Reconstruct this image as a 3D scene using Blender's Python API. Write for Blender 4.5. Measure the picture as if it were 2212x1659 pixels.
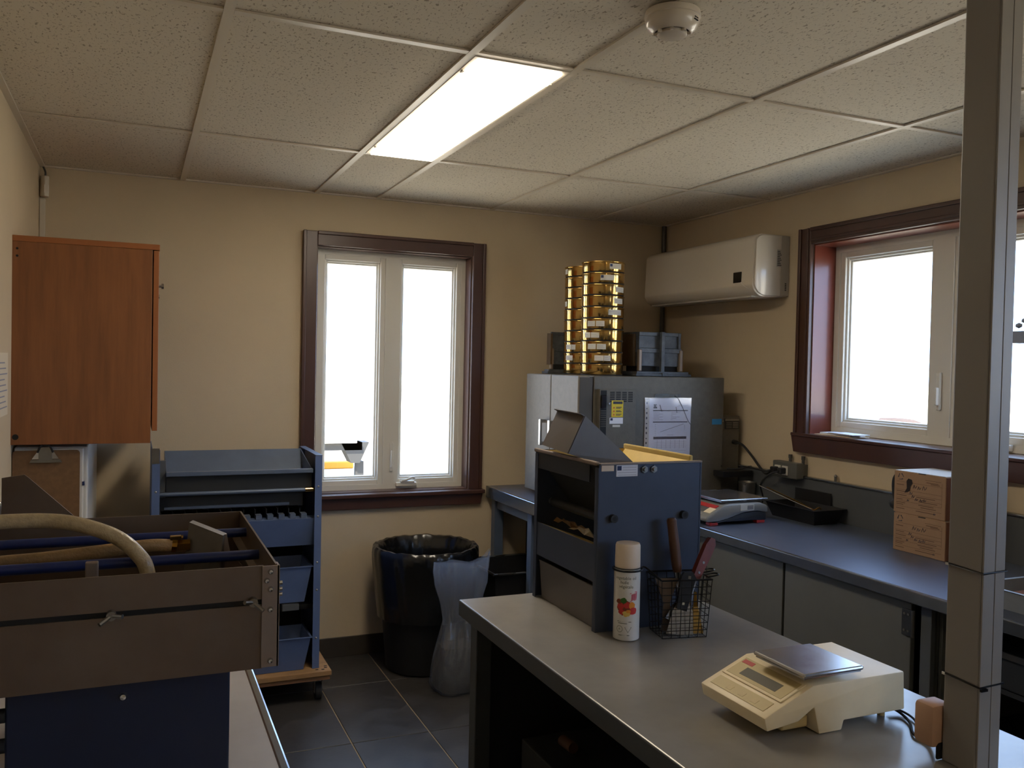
import bpy, bmesh, math, random
from mathutils import Vector, Matrix
random.seed(7)
for o in list(bpy.data.objects): bpy.data.objects.remove(o)
SC = bpy.context.scene
COL = SC.collection

# ------------------------------------------------------------------ camera
cam_d = bpy.data.cameras.new('camera'); cam = bpy.data.objects.new('camera', cam_d); COL.objects.link(cam)
cam_d.sensor_fit = 'HORIZONTAL'; cam_d.sensor_width = 36.0; cam_d.lens = 30.738; cam_d.clip_start = 0.02; cam_d.clip_end = 300
_r = Vector((0.918013, -0.395969, 0.021464)); _u = Vector((-0.010860, 0.029001, 0.999520)); _f = Vector((0.396402, 0.917806, -0.022323))
cam.matrix_world = Matrix(((_r.x, _u.x, -_f.x, -0.1932), (_r.y, _u.y, -_f.y, -2.1660), (_r.z, _u.z, -_f.z, 1.4753), (0, 0, 0, 1)))
SC.camera = cam
# ------------------------------------------------------------------ world, sun, exposure
W = bpy.data.worlds.new('world'); SC.world = W; W.use_nodes = True
_bg = W.node_tree.nodes['Background']; _bg.inputs[0].default_value = (0.44, 0.63, 1.0, 1); _bg.inputs[1].default_value = 8.0
sun_d = bpy.data.lights.new('sun', 'SUN'); sun_d.energy = 36.0; sun_d.angle = math.radians(0.6); sun_d.color = (1, .90, .74)
sun = bpy.data.objects.new('sun', sun_d); COL.objects.link(sun)
sun.rotation_euler = Vector((0.55, 0.45, -0.72)).to_track_quat('-Z', 'Y').to_euler()     # from behind the building: lights the yard only
LAMP = 8.0
SC.view_settings.view_transform = 'Standard'; SC.view_settings.look = 'None'
SC.view_settings.gamma = 1.0; SC.view_settings.use_curve_mapping = False
SC.view_settings.exposure = 0.0

# ------------------------------------------------------------------ helpers
def lin(h):
    h = h.lstrip('#'); c = [int(h[i:i+2], 16)/255 for i in (0, 2, 4)]
    return tuple(v/12.92 if v <= .04045 else ((v+.055)/1.055)**2.4 for v in c)
MATS = {}
def mat(name, col, rough=.5, metal=0.0, mottle=0.0, mscale=6.0, bump=0.0, bscale=60.0, stretch=None, emit=None, estr=0.0, coat=0.0, spec=.5, col2=None, rvar=0.0, detail=7):
    m = bpy.data.materials.new(name); m.use_nodes = True; nt = m.node_tree; b = nt.nodes['Principled BSDF']
    c = lin(col) if isinstance(col, str) else col
    b.inputs['Base Color'].default_value = (*c, 1); b.inputs['Roughness'].default_value = rough; b.inputs['Metallic'].default_value = metal
    b.inputs['Specular IOR Level'].default_value = spec; b.inputs['Coat Weight'].default_value = coat; b.inputs['Coat Roughness'].default_value = .08
    if mottle or bump or rvar:
        tc = nt.nodes.new('ShaderNodeTexCoord'); mp = nt.nodes.new('ShaderNodeMapping'); nt.links.new(tc.outputs['Object'], mp.inputs['Vector'])
        if stretch: mp.inputs['Scale'].default_value = stretch
    if mottle or rvar:
        n = nt.nodes.new('ShaderNodeTexNoise'); n.inputs['Scale'].default_value = mscale; n.inputs['Detail'].default_value = detail; n.inputs['Roughness'].default_value = .62
        nt.links.new(mp.outputs[0], n.inputs['Vector'])
    if mottle:
        r = nt.nodes.new('ShaderNodeValToRGB'); r.color_ramp.elements[0].position = .3; r.color_ramp.elements[1].position = .7
        d = (lin(col2) if col2 else tuple(v*(1-mottle) for v in c)); e = (c if col2 else tuple(min(1, v*(1+mottle*.6)) for v in c))
        r.color_ramp.elements[0].color = (*d, 1); r.color_ramp.elements[1].color = (*e, 1)
        nt.links.new(n.outputs['Fac'], r.inputs['Fac']); nt.links.new(r.outputs[0], b.inputs['Base Color'])
    if rvar:
        mr = nt.nodes.new('ShaderNodeMapRange'); mr.inputs['From Min'].default_value = .3; mr.inputs['From Max'].default_value = .7
        mr.inputs['To Min'].default_value = max(.03, rough-rvar); mr.inputs['To Max'].default_value = min(1, rough+rvar)
        nt.links.new(n.outputs['Fac'], mr.inputs['Value']); nt.links.new(mr.outputs[0], b.inputs['Roughness'])
    if bump:
        n2 = nt.nodes.new('ShaderNodeTexNoise'); n2.inputs['Scale'].default_value = bscale; n2.inputs['Detail'].default_value = 4
        nt.links.new(mp.outputs[0], n2.inputs['Vector'])
        bp = nt.nodes.new('ShaderNodeBump'); bp.inputs['Strength'].default_value = bump; bp.inputs['Distance'].default_value = .004
        nt.links.new(n2.outputs['Fac'], bp.inputs['Height']); nt.links.new(bp.outputs[0], b.inputs['Normal'])
    if emit:
        b.inputs['Emission Color'].default_value = (*emit, 1); b.inputs['Emission Strength'].default_value = estr
    MATS[name] = m; return m
def thin_clear(name, tint, gloss=.08, diff=0.0, rough=.02):
    m = bpy.data.materials.new(name); m.use_nodes = True; nt = m.node_tree; nt.nodes.clear()
    out = nt.nodes.new('ShaderNodeOutputMaterial'); t = nt.nodes.new('ShaderNodeBsdfTransparent'); t.inputs[0].default_value = (*tint, 1)
    g = nt.nodes.new('ShaderNodeBsdfGlossy'); g.inputs['Roughness'].default_value = rough
    mx = nt.nodes.new('ShaderNodeMixShader'); mx.inputs[0].default_value = gloss
    nt.links.new(t.outputs[0], mx.inputs[1]); nt.links.new(g.outputs[0], mx.inputs[2]); last = mx
    if diff:
        d = nt.nodes.new('ShaderNodeBsdfDiffuse'); d.inputs[0].default_value = (.75, .79, .88, 1)
        tl = nt.nodes.new('ShaderNodeBsdfTranslucent'); tl.inputs[0].default_value = (.75, .79, .88, 1)
        a = nt.nodes.new('ShaderNodeMixShader'); a.inputs[0].default_value = .5; nt.links.new(d.outputs[0], a.inputs[1]); nt.links.new(tl.outputs[0], a.inputs[2])
        m2 = nt.nodes.new('ShaderNodeMixShader'); m2.inputs[0].default_value = diff; nt.links.new(mx.outputs[0], m2.inputs[1]); nt.links.new(a.outputs[0], m2.inputs[2]); last = m2
    nt.links.new(last.outputs[0], out.inputs[0]); MATS[name] = m; return m

class G:
    """collects shapes (in world metres, or local ones) in one bmesh"""
    def __init__(s): s.bm = bmesh.new()
    def _in(s, vs, M=None):
        if M is not None:
            for v in vs: v.co = M @ v.co
    def box(s, x0, x1, y0, y1, z0, z1, bev=0, seg=2, M=None):
        r = bmesh.ops.create_cube(s.bm, size=1.0); vs = r['verts']
        for v in vs: v.co = Vector(((x0+x1)/2+v.co.x*(x1-x0), (y0+y1)/2+v.co.y*(y1-y0), (z0+z1)/2+v.co.z*(z1-z0)))
        s._in(vs, M)
        if bev:
            es = list({e for v in vs for e in v.link_edges})
            bmesh.ops.bevel(s.bm, geom=es, offset=bev, segments=seg, affect='EDGES', profile=.5)
        return s
    def cyl(s, a, b, r0, r1=None, n=16, cap=True):
        a = Vector(a); b = Vector(b); r1 = r0 if r1 is None else r1; d = b-a
        r = bmesh.ops.create_cone(s.bm, cap_ends=cap, segments=n, radius1=r0, radius2=r1, depth=d.length)
        M = Matrix.Translation((a+b)/2) @ d.to_track_quat('Z', 'Y').to_matrix().to_4x4()
        for v in r['verts']: v.co = M @ v.co
        return s
    def ball(s, c, r, sub=2, sc=(1, 1, 1)):
        q = bmesh.ops.create_icosphere(s.bm, subdivisions=sub, radius=r)
        for v in q['verts']: v.co = Vector((c[0]+v.co.x*sc[0], c[1]+v.co.y*sc[1], c[2]+v.co.z*sc[2]))
        return s
    def lathe(s, prof, c=(0, 0, 0), n=32, a0=0, a1=2*math.pi, fn=None):
        full = abs(a1-a0-2*math.pi) < 1e-6; cols = n if full else n+1; rows = []
        for r, z in prof:
            row = []
            for i in range(cols):
                a = a0+(a1-a0)*i/n; p = Vector((r*math.cos(a), r*math.sin(a), z))
                if fn: p = fn(p, a)
                row.append(s.bm.verts.new((c[0]+p.x, c[1]+p.y, c[2]+p.z)))
            rows.append(row)
        for j in range(len(rows)-1):
            for i in range(n):
                k = (i+1) % cols
                s.bm.faces.new((rows[j][i], rows[j][k], rows[j+1][k], rows[j+1][i]))
        return s
    def prism(s, poly, ax, a, b, bev=0, M=None):
        """poly: 2D points in the two other axes (cyclic order x,y,z without ax)"""
        def P3(u, v, w): return {0: (w, u, v), 1: (u, w, v), 2: (u, v, w)}[ax]
        A = [s.bm.verts.new(P3(u, v, a)) for u, v in poly]; B = [s.bm.verts.new(P3(u, v, b)) for u, v in poly]
        fs = [s.bm.faces.new(A), s.bm.faces.new(B[::-1])]
        n = len(poly)
        for i in range(n): fs.append(s.bm.faces.new((A[i], B[i], B[(i+1) % n], A[(i+1) % n])))
        s._in(A+B, M)
        bmesh.ops.recalc_face_normals(s.bm, faces=fs)
        if bev:
            es = list({e for f in fs for e in f.edges})
            bmesh.ops.bevel(s.bm, geom=es, offset=bev, segments=2, affect='EDGES', profile=.5)
        return s
    def hexa(s, c8):
        """8 corners: bottom 4 ccw, top 4 ccw"""
        v = [s.bm.verts.new(c) for c in c8]; fs = []
        for q in ((3, 2, 1, 0), (4, 5, 6, 7), (0, 1, 5, 4), (1, 2, 6, 5), (2, 3, 7, 6), (3, 0, 4, 7)): fs.append(s.bm.faces.new([v[i] for i in q]))
        bmesh.ops.recalc_face_normals(s.bm, faces=fs); return s
    def quad(s, *pts): s.bm.faces.new([s.bm.verts.new(p) for p in pts]); return s
    def tube(s, pts, r, n=10, smooth=6, closed=False):
        P = [Vector(p) for p in pts]
        if smooth > 1:
            Q = []; N = len(P); rng = range(N if closed else N-1)
            for i in rng:
                p0 = P[(i-1) % N] if (closed or i) else P[0]; p1 = P[i]; p2 = P[(i+1) % N]; p3 = P[(i+2) % N] if (closed or i+2 < N) else P[-1]
                for k in range(smooth):
                    t = k/smooth
                    Q.append(.5*((2*p1)+(-p0+p2)*t+(2*p0-5*p1+4*p2-p3)*t*t+(-p0+3*p1-3*p2+p3)*t**3))
            if not closed: Q.append(P[-1])
            P = Q
        rings = []; N = len(P); up = None
        for i, p in enumerate(P):
            a = P[(i-1) % N] if (closed or i) else p; b = P[(i+1) % N] if (closed or i < N-1) else p
            d = (b-a).normalized()
            if up is None: up = d.orthogonal().normalized()
            up = (up-d*up.dot(d)).normalized(); w = d.cross(up)
            rings.append([s.bm.verts.new(p+r*(math.cos(2*math.pi*k/n)*up+math.sin(2*math.pi*k/n)*w)) for k in range(n)])
        for i in range(N if closed else N-1):
            A = rings[i]; B = rings[(i+1) % N]
            for k in range(n): s.bm.faces.new((A[k], A[(k+1) % n], B[(k+1) % n], B[k]))
        if not closed: s.bm.faces.new(rings[0][::-1]); s.bm.faces.new(rings[-1])
        return s
    def text(s, body, size, fn, align='LEFT'):
        """built-in font letters, every point mapped by fn(u, v) -> 3D"""
        c = bpy.data.curves.new('t', 'FONT'); c.body = body; c.size = size; c.align_x = align; c.resolution_u = 2
        o = bpy.data.objects.new('t', c); COL.objects.link(o)
        dg = bpy.context.evaluated_depsgraph_get(); me = bpy.data.meshes.new_from_object(o.evaluated_get(dg))
        vs = [s.bm.verts.new(fn(v.co.x, v.co.y)) for v in me.vertices]
        for p in me.polygons:
            try: s.bm.faces.new([vs[i] for i in p.vertices])
            except ValueError: pass
        bpy.data.objects.remove(o); bpy.data.meshes.remove(me); bpy.data.curves.remove(c); return s

def rootpos(o):
    p = Vector((0, 0, 0))
    while o is not None: p += o.location; o = o.parent
    return p
def part(g, name, m, parent=None, smooth=False, label=None, kind=None, local=False, recalc=True):
    if recalc: bmesh.ops.recalc_face_normals(g.bm, faces=g.bm.faces[:])
    if parent is not None and not local:
        off = rootpos(parent)
        for v in g.bm.verts: v.co -= off
    me = bpy.data.meshes.new(name); g.bm.to_mesh(me); g.bm.free()
    me.materials.append(MATS[m] if isinstance(m, str) else m)
    if smooth:
        me.polygons.foreach_set('use_smooth', [True]*len(me.polygons))
        try: me.set_sharp_from_angle(angle=math.radians(38))
        except Exception: pass
    o = bpy.data.objects.new(name, me); COL.objects.link(o)
    if parent is not None: o.parent = parent
    if label: o['label'] = label
    if kind: o['kind'] = kind
    return o
def thing(name, label, cat, loc=(0, 0, 0), group=None):
    o = bpy.data.objects.new(name, None); COL.objects.link(o); o.location = loc; o.empty_display_size = .05
    o['label'] = label; o['category'] = cat
    if group: o['group'] = group
    return o
def tag(o, label, cat, group=None):
    o['label'] = label; o['category'] = cat
    if group: o['group'] = group
    return o
def origin_to_base(o):
    me = o.data; xs = [v.co for v in me.vertices]
    c = Vector(((min(v.x for v in xs)+max(v.x for v in xs))/2, (min(v.y for v in xs)+max(v.y for v in xs))/2, min(v.z for v in xs)))
    for v in me.vertices: v.co -= c
    o.location = o.location+c; return o
def solo(g, name, m, label, cat, group=None, smooth=False):
    o = part(g, name, m, None, smooth); origin_to_base(o); return tag(o, label, cat, group)
def struct_root(name, loc=(0, 0, 0)):
    o = bpy.data.objects.new(name, None); COL.objects.link(o); o.location = loc; o['kind'] = 'structure'; return o

# ------------------------------------------------------------------ materials
mat('wall_paint', '#c6b497', .75, mottle=.05, mscale=2.5, bump=.12, bscale=180)
mat('ceil_base', '#b0a698', .9)
mat('grid_white', '#cfc4b2', .38)
mat('slate', '#3c3937', .42, mottle=.35, mscale=9, bump=.25, bscale=22, rvar=.1)
mat('grout', '#a08c70', .9)
mat('base_tile', '#3c362f', .45, mottle=.25, mscale=8)
mat('trim_brown', '#4a3028', .34, mottle=.12, mscale=10, stretch=(1, 1, .3))
mat('frame_white', '#d9d5cb', .4)
mat('sash_gasket', '#55585c', .6)
thin_clear('glass', (.96, .98, .98), .07)
mat('cab_wood', '#87542f', .42, mottle=.22, mscale=14, stretch=(3, 3, .25), bump=.03)
mat('cab_edge', '#95592e', .45)
mat('black_gap', '#0c0b0a', .7)
mat('chrome', '#c9c9c8', .16, 1.0)
mat('steel', '#8f8c86', .32, .95, mottle=.15, mscale=10, rvar=.08)
mat('tub_steel', '#75675a', .40, .50, mottle=.26, mscale=3.2, col2='#5d4a3c', rvar=.08)
mat('galv', '#6a7387', .36, .55, mottle=.08, mscale=5, detail=4)
mat('galv_edge', '#868c92', .20, .8, mottle=.15, mscale=20)
mat('isl_top', '#928e87', .28, .22, mottle=.16, mscale=6.0, detail=4)
mat('grey_metal', '#5a5d5f', .5, .25, mottle=.1, mscale=6)
mat('door_grey', '#64645e', .5, .15, mottle=.08, mscale=5)
mat('dark_metal', '#2d2f31', .55, .2)
mat('blue_dark', '#18213a', .48, .1, mottle=.15, mscale=5)
mat('blue_paint', '#5a6c92', .45, .1, mottle=.12, mscale=7)
mat('blue_grey', '#5b687d', .42, .2, mottle=.12, mscale=7)
mat('rod_blue', '#1a2c62', .38, .05)
mat('oven_grey', '#615c52', .5, .2, mottle=.12, mscale=40, bump=.15, bscale=140)
mat('oven_door', '#7d756a', .5, .25, mottle=.10, mscale=40, bump=.15, bscale=140)
mat('oven_dark', '#4a443b', .5, .3)
mat('brass', '#c5a262', .12, 1.0, mottle=.06, mscale=18)
mat('brass_dark', '#7d5a26', .3, 1.0)
mat('mould_grey', '#5f646a', .55, .5, mottle=.35, mscale=26, bump=.3, bscale=70)
mat('mould_brown', '#5e4a33', .6, .3, mottle=.3, mscale=20)
mat('paper', '#dfe1ea', .6)
mat('paper_warm', '#d8cdb8', .7)
mat('ink', '#3a3a48', .7)
mat('ink_soft', '#8c8c9c', .7)
mat('sticker', '#c9c6bd', .55)
mat('sticker_blue', '#2d5f8f', .5)
mat('navy', '#1d2c56', .5)
mat('yellow_label', '#d8bf1d', .5)
mat('blue_tape', '#2f83bb', .55)
mat('ac_white', '#cfc6b8', .24, coat=.5)
mat('ac_grey', '#a8a299', .45)
mat('black_gloss', '#0d0f13', .15)
mat('black_plastic', '#17171a', .5)
mat('black_wire', '#101012', .3, .4)
mat('rubber', '#1b1a1a', .7)
mat('pipe_grey', '#4b4a48', .5, .3)
mat('pvc', '#c9bfae', .5)
mat('cream', '#efddb6', .42, mottle=.06, mscale=14)
mat('cream_panel', '#cbb681', .45)
mat('lcd', '#565244', .3)
mat('red', '#bb2f2b', .4)
mat('plate_steel', '#b7b7ba', .24, .95, mottle=.08, mscale=5, rvar=.06)
mat('scale_grey', '#8e8d88', .35, .3)
mat('scale_dark', '#2a2d33', .5)
mat('card', '#98785a', .8, mottle=.06, mscale=20)
mat('card_side', '#7b4f38', .8)
mat('card_ink', '#5d412a', .8)
mat('card_white', '#c2bcb2', .7)
mat('scorch', '#22170f', .85)
mat('can_white', '#d6d3cc', .35, coat=.3)
mat('can_cap', '#e0cdb6', .42)
mat('can_ink', '#5b6252', .6)
mat('can_red', '#c5322f', .45)
mat('can_orange', '#d98a2b', .45)
mat('can_green', '#3d6b26', .5)
mat('can_brown', '#7d3a20', .5)
mat('can_yellow', '#d8b55a', .5)
mat('stamp_pink', '#d4526b', .5)
mat('wood_handle', '#5a3a26', .5, mottle=.3, mscale=20, stretch=(1, 1, .2))
mat('red_wood', '#6f2d1e', .42, mottle=.25, mscale=20, stretch=(1, 1, .2))
mat('plywood', '#a07a50', .75, mottle=.25, mscale=12, stretch=(.4, 2, 2))
mat('ply_edge', '#7a5638', .8, mottle=.3, mscale=60, stretch=(.1, .1, 4))
mat('liner', '#101113', .22, mottle=.2, mscale=12, bump=.5, bscale=18, spec=.7)
mat('bin_grey', '#16171a', .55)
thin_clear('poly_bag', (.84, .88, .95), .12, .14, .18)
mat('sediment', '#3a352f', .9, mottle=.4, mscale=60, bump=.6, bscale=120)
mat('hose', '#b49f78', .38, mottle=.18, mscale=90, bump=.35, bscale=260, coat=.3)
mat('hose_dirty', '#93744a', .42, mottle=.45, mscale=16, bump=.3, bscale=260)
mat('clip_board', '#7a5a3b', .6, mottle=.18, mscale=60)
mat('unit_white', '#d7d3cc', .35)
mat('pole_paint', '#857f79', .45, .1)
mat('adapter', '#b58f74', .5)
mat('detector', '#cfc4b4', .32, coat=.3)
mat('soil', '#6a3f24', .9, mottle=.35, mscale=30, bump=.4)
mat('yellow_in', '#c9ad62', .5, .2, mottle=.12, mscale=12)
mat('pan_steel', '#6f6a66', .45, .5, mottle=.12, mscale=12, rvar=.06)
mat('gravel', '#d3c4aa', .95, mottle=.12, mscale=.8)
mat('rock', '#4a3a30', .95, mottle=.3, mscale=1.5, bump=.4, bscale=4)
mat('truck_white', '#e6e4de', .5)
mat('gantry_dark', '#121214', .8, spec=.05)
mat('truck_dark', '#2a2a2a', .7)
mat('truck_yellow', '#d08a18', .6)
mat('roof_red', '#9c5a48', .8)
mat('lamp_lens', '#fff4dc', .4, emit=(1.0, .88, .70), estr=LAMP*2.2)
mat('lamp_lens_fill', '#fff4dc', .4, emit=(1.0, .88, .70), estr=LAMP*.8)
mat('lamp_frame', '#d8cfbd', .4)

def ceiling_tile_mat():
    m = bpy.data.materials.new('ceiling_tile'); m.use_nodes = True; nt = m.node_tree; b = nt.nodes['Principled BSDF']; b.inputs['Roughness'].default_value = .92
    tc = nt.nodes.new('ShaderNodeTexCoord'); oi = nt.nodes.new('ShaderNodeObjectInfo')
    mp = nt.nodes.new('ShaderNodeMapping'); mp.inputs['Scale'].default_value = (1.0, .55, 1); nt.links.new(tc.outputs['Object'], mp.inputs['Vector'])
    ad = nt.nodes.new('ShaderNodeVectorMath'); ad.operation = 'ADD'; nt.links.new(mp.outputs[0], ad.inputs[0])
    cb = nt.nodes.new('ShaderNodeCombineXYZ'); ml = nt.nodes.new('ShaderNodeMath'); ml.operation = 'MULTIPLY'; ml.inputs[1].default_value = 20
    nt.links.new(oi.outputs['Random'], ml.inputs[0]); nt.links.new(ml.outputs[0], cb.inputs[0]); nt.links.new(cb.outputs[0], ad.inputs[1])
    n = nt.nodes.new('ShaderNodeTexNoise'); n.inputs['Scale'].default_value = 150; n.inputs['Detail'].default_value = 2; n.inputs['Distortion'].default_value = .8; nt.links.new(ad.outputs[0], n.inputs['Vector'])
    r = nt.nodes.new('ShaderNodeValToRGB'); r.color_ramp.elements[0].position = .34; r.color_ramp.elements[1].position = .40
    r.color_ramp.elements[0].color = (*lin('#9c8f7c'), 1); r.color_ramp.elements[1].color = (*lin('#d6cbb8'), 1)
    nt.links.new(n.outputs['Fac'], r.inputs[0]); nt.links.new(r.outputs[0], b.inputs['Base Color'])
    bp = nt.nodes.new('ShaderNodeBump'); bp.inputs['Strength'].default_value = .35; bp.inputs['Distance'].default_value = .003; nt.links.new(r.outputs[0], bp.inputs['Height']); nt.links.new(bp.outputs[0], b.inputs['Normal'])
    MATS['ceiling_tile'] = m
ceiling_tile_mat()

# ================================================================== STRUCTURE
XL, XR, YB, YR, HC = -0.58, 2.61, 2.144, -3.70, 2.29
# floor: grout bed + tiles
fl = part(G().box(XL-.2, XR+.2, YR-.2, YB+.2, -.12, -.003), 'floor', 'grout', kind='structure')
TX, TY, GX = .313, .602, .005
meshes = {}
ix = -4
xs = [.593+TX*k for k in range(-4, 8)]; ys = [1.137+TY*k for k in range(-9, 3)]
for a in range(len(xs)-1):
    for b in range(len(ys)-1):
        x0, x1 = max(xs[a], XL), min(xs[a+1], XR); y0, y1 = max(ys[b], YR), min(ys[b+1], YB)
        if x1-x0 < .02 or y1-y0 < .02: continue
        key = (round(x1-x0, 3), round(y1-y0, 3))
        if key not in meshes:
            hx, hy = key[0]/2-GX/2, key[1]/2-GX/2
            o = part(G().box(-hx, hx, -hy, hy, -.004, 0, bev=.0012, seg=1), 'floor_tile', 'slate', fl, local=True); meshes[key] = o.data
        else:
            o = bpy.data.objects.new('floor_tile', meshes[key]); COL.objects.link(o); o.parent = fl
        o.location = ((x0+x1)/2, (y0+y1)/2, 0)
# ceiling: slab, tiles, grid
ce = part(G().box(XL-.2, XR+.2, YR-.2, YB+.2, HC+.05, HC+.25), 'ceiling', 'ceil_base', kind='structure')
CX = [XL, 0, .6096, .9144, 1.524, 2.1336, XR]; CY = [YR, -3.658, -2.438, -1.219, 0, 1.219, YB]
FIX = [(2, 4), (2, 1)]      # cells holding a light
meshes = {}
for a in range(6):
    for b in range(6):
        x0, x1, y0, y1 = CX[a], CX[a+1], CY[b], CY[b+1]
        if (a, b) in FIX or y1-y0 < .1: continue
        key = (round(x1-x0, 3), round(y1-y0, 3))
        if key not in meshes:
            o = part(G().box(-key[0]/2+.003, key[0]/2-.003, -key[1]/2+.003, key[1]/2-.003, 0, .015), 'ceiling_tile', 'ceiling_tile', ce, local=True); meshes[key] = o.data
        else:
            o = bpy.data.objects.new('ceiling_tile', meshes[key]); COL.objects.link(o); o.parent = ce
        o.location = ((x0+x1)/2, (y0+y1)/2, HC+.003)
for x in CX[1:-1]:
    part(G().box(x-.012, x+.012, YR+.02, YB-.022, HC-.004, HC+.002).box(x-.003, x+.003, YR+.02, YB-.022, HC+.002, HC+.035), 'grid_bar', 'grid_white', ce)
for y in CY[1:-1]:
    for a in range(6):
        part(G().box(CX[a]+(.022 if a == 0 else .0125), CX[a+1]-(.022 if a == 5 else .0125), y-.012, y+.012, HC-.0035, HC+.002), 'grid_bar', 'grid_white', ce)
for n, q in (('back', (XL, XR, YB-.021, YB)), ('left', (XL, XL+.021, YR, YB-.022)), ('right', (XR-.021, XR, YR, YB-.022))):
    part(G().box(*q, HC-.004, HC+.002), 'wall_angle', 'grid_white', ce)
# walls
WX0, WX1, WZ0, WZ1 = .617, 1.425, .815, 2.035          # back window opening
RY0, RY1, RZ0, RZ1 = -.26, .925, 1.19, 2.045           # right window opening
MID2 = .335
R3A, R3B = -3.40, -1.36                                 # added opening in the right wall, out of view, to let light in
g = G(); T = .16
for q in ((XL-T, WX0, 0, HC+.05), (WX1, XR+.22, 0, HC+.05), (WX0, WX1, 0, WZ0), (WX0, WX1, WZ1, HC+.05)): g.box(q[0], q[1], YB, YB+T, q[2], q[3])
part(g, 'wall_back', 'wall_paint', kind='structure')
g = G(); T2 = .22
for q in ((YR, R3A, 0, HC+.05), (R3B, RY0, 0, HC+.05), (RY1, YB, 0, HC+.05), (RY0, RY1, 0, RZ0), (RY0, RY1, RZ1, HC+.05), (R3A, R3B, 0, RZ0), (R3A, R3B, RZ1, HC+.05)): g.box(XR, XR+T2, q[0], q[1], q[2], q[3])
part(g, 'wall_right', 'wall_paint', kind='structure')
part(G().box(XL-T, XL, YR, YB, 0, HC+.05), 'wall_left', 'wall_paint', kind='structure')
part(G().box(XL-T, XR+T2, YR-T, YR, 0, HC+.05), 'wall_rear', 'wall_paint', kind='structure')
part(G().box(XL, XR, YB-.011, YB, 0, .098, bev=.002), 'baseboard_back', 'base_tile', kind='structure')
part(G().box(XL, XL+.011, YR, YB-.012, 0, .098, bev=.002), 'baseboard_left', 'base_tile', kind='structure')
part(G().box(XR-.011, XR, YR, YB-.012, 0, .098, bev=.002), 'baseboard_right', 'base_tile', kind='structure')

# ---- back window
w1 = struct_root('window_1', (1.02, YB, .735))
def casing(g, pts, ax):
    pass
yo = YB-.022
def trim_board(x0, x1, z0, z1, side):
    g = G().box(x0, x1, yo, YB, z0, z1, bev=.003)
    if side == 'L': g.box(x0-.001, x0+.016, yo-.008, yo+.002, z0, z1, bev=.003)
    if side == 'R': g.box(x1-.016, x1+.001, yo-.008, yo+.002, z0, z1, bev=.003)
    if side == 'T': g.box(x0, x1, yo-.008, yo+.002, z1-.016, z1+.001, bev=.003)
    return g
part(trim_board(.548, WX0, .815, 2.104, 'L'), 'casing', 'trim_brown', w1, label='dark brown window casing')
part(trim_board(WX1, 1.494, .815, 2.104, 'R'), 'casing', 'trim_brown', w1)
part(trim_board(WX0, WX1, WZ1, 2.104, 'T'), 'casing', 'trim_brown', w1)
part(G().box(.53, 1.508, yo-.028, YB, .795, .815, bev=.004), 'sill', 'trim_brown', w1)
part(G().prism([(.538, .795), (1.503, .795), (1.490, .737), (.551, .737)], 1, yo-.004, YB-.001, bev=.002), 'apron', 'trim_brown', w1)
yf0, yf1 = 2.222, 2.30
g = G()   # reveal lining
g.box(WX0, WX0+.006, YB, yf0, WZ0, WZ1).box(WX1-.006, WX1, YB, yf0, WZ0, WZ1).box(WX0+.006, WX1-.006, YB, yf0, WZ1-.006, WZ1).box(WX0+.006, WX1-.006, YB-.0, yf0, WZ0, WZ0+.004)
part(g, 'reveal', 'trim_brown', w1)
g = G()
g.box(WX0, WX0+.036, yf0, yf1, WZ0, WZ1).box(WX1-.030, WX1, yf0, yf1, WZ0, WZ1).box(WX0+.036, WX1-.030, yf0, yf1, WZ1-.030, WZ1).box(WX0+.036, WX1-.030, yf0, yf1, WZ0, WZ0+.030).box(.985, 1.045, yf0-.004, yf1, WZ0+.030, WZ1-.030)
part(g, 'window_frame', 'frame_white', w1)
def sash(parent, x0, x1, z0, z1, y, wide, ax='y'):
    g = G()
    def bx(a0, a1, b0, b1, d0, d1, bev=.004):
        if ax == 'y': g.box(a0, a1, y+d0, y+d1, b0, b1, bev=bev)
        else: g.box(y+d0, y+d1, a0, a1, b0, b1, bev=bev)
    for st, (d0, d1), ww in ((0, (.006, .06), wide), (wide-.002, (.018, .06), .012), (wide+.008, (.03, .06), .010)):
        X0, X1, Z0, Z1 = x0+st, x1-st, z0+st, z1-st
        bx(X0, X0+ww, Z0, Z1, d0, d1); bx(X1-ww, X1, Z0, Z1, d0, d1); bx(X0+ww, X1-ww, Z0, Z0+ww, d0, d1); bx(X0+ww, X1-ww, Z1-ww, Z1, d0, d1)
    s_ = part(g, 'sash', 'frame_white', parent)
    st = wide+.016; g = G()
    if ax == 'y': g.box(x0+st, x1-st, y+.044, y+.048, z0+st, z1-st)
    else: g.box(y+.044, y+.048, x0+st, x1-st, z0+st, z1-st)
    part(g, 'pane', 'glass', s_)
    return s_
sash(w1, WX0+.030, .987, WZ0+.026, WZ1-.026, yf0, .028)
sash(w1, 1.043, WX1-.026, WZ0+.026, WZ1-.026, yf0, .028)
g = G().box(1.055, 1.165, yf0-.022, yf0+.004, .832, .852, bev=.004).box(1.075, 1.15, yf0-.030, yf0-.008, .850, .862, bev=.004).tube([(1.08, yf0-.028, .862), (1.105, yf0-.034, .868), (1.135, yf0-.030, .878), (1.15, yf0-.026, .874)], .006, 8)
part(g, 'crank_handle', 'frame_white', w1, smooth=True)
g = G().box(1.020, 1.036, yf0-.016, yf0-.003, .91, 1.06, bev=.004).box(1.023, 1.033, yf0-.028, yf0-.012, .93, 1.02, bev=.004)
part(g, 'lock_lever', 'frame_white', w1)
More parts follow.
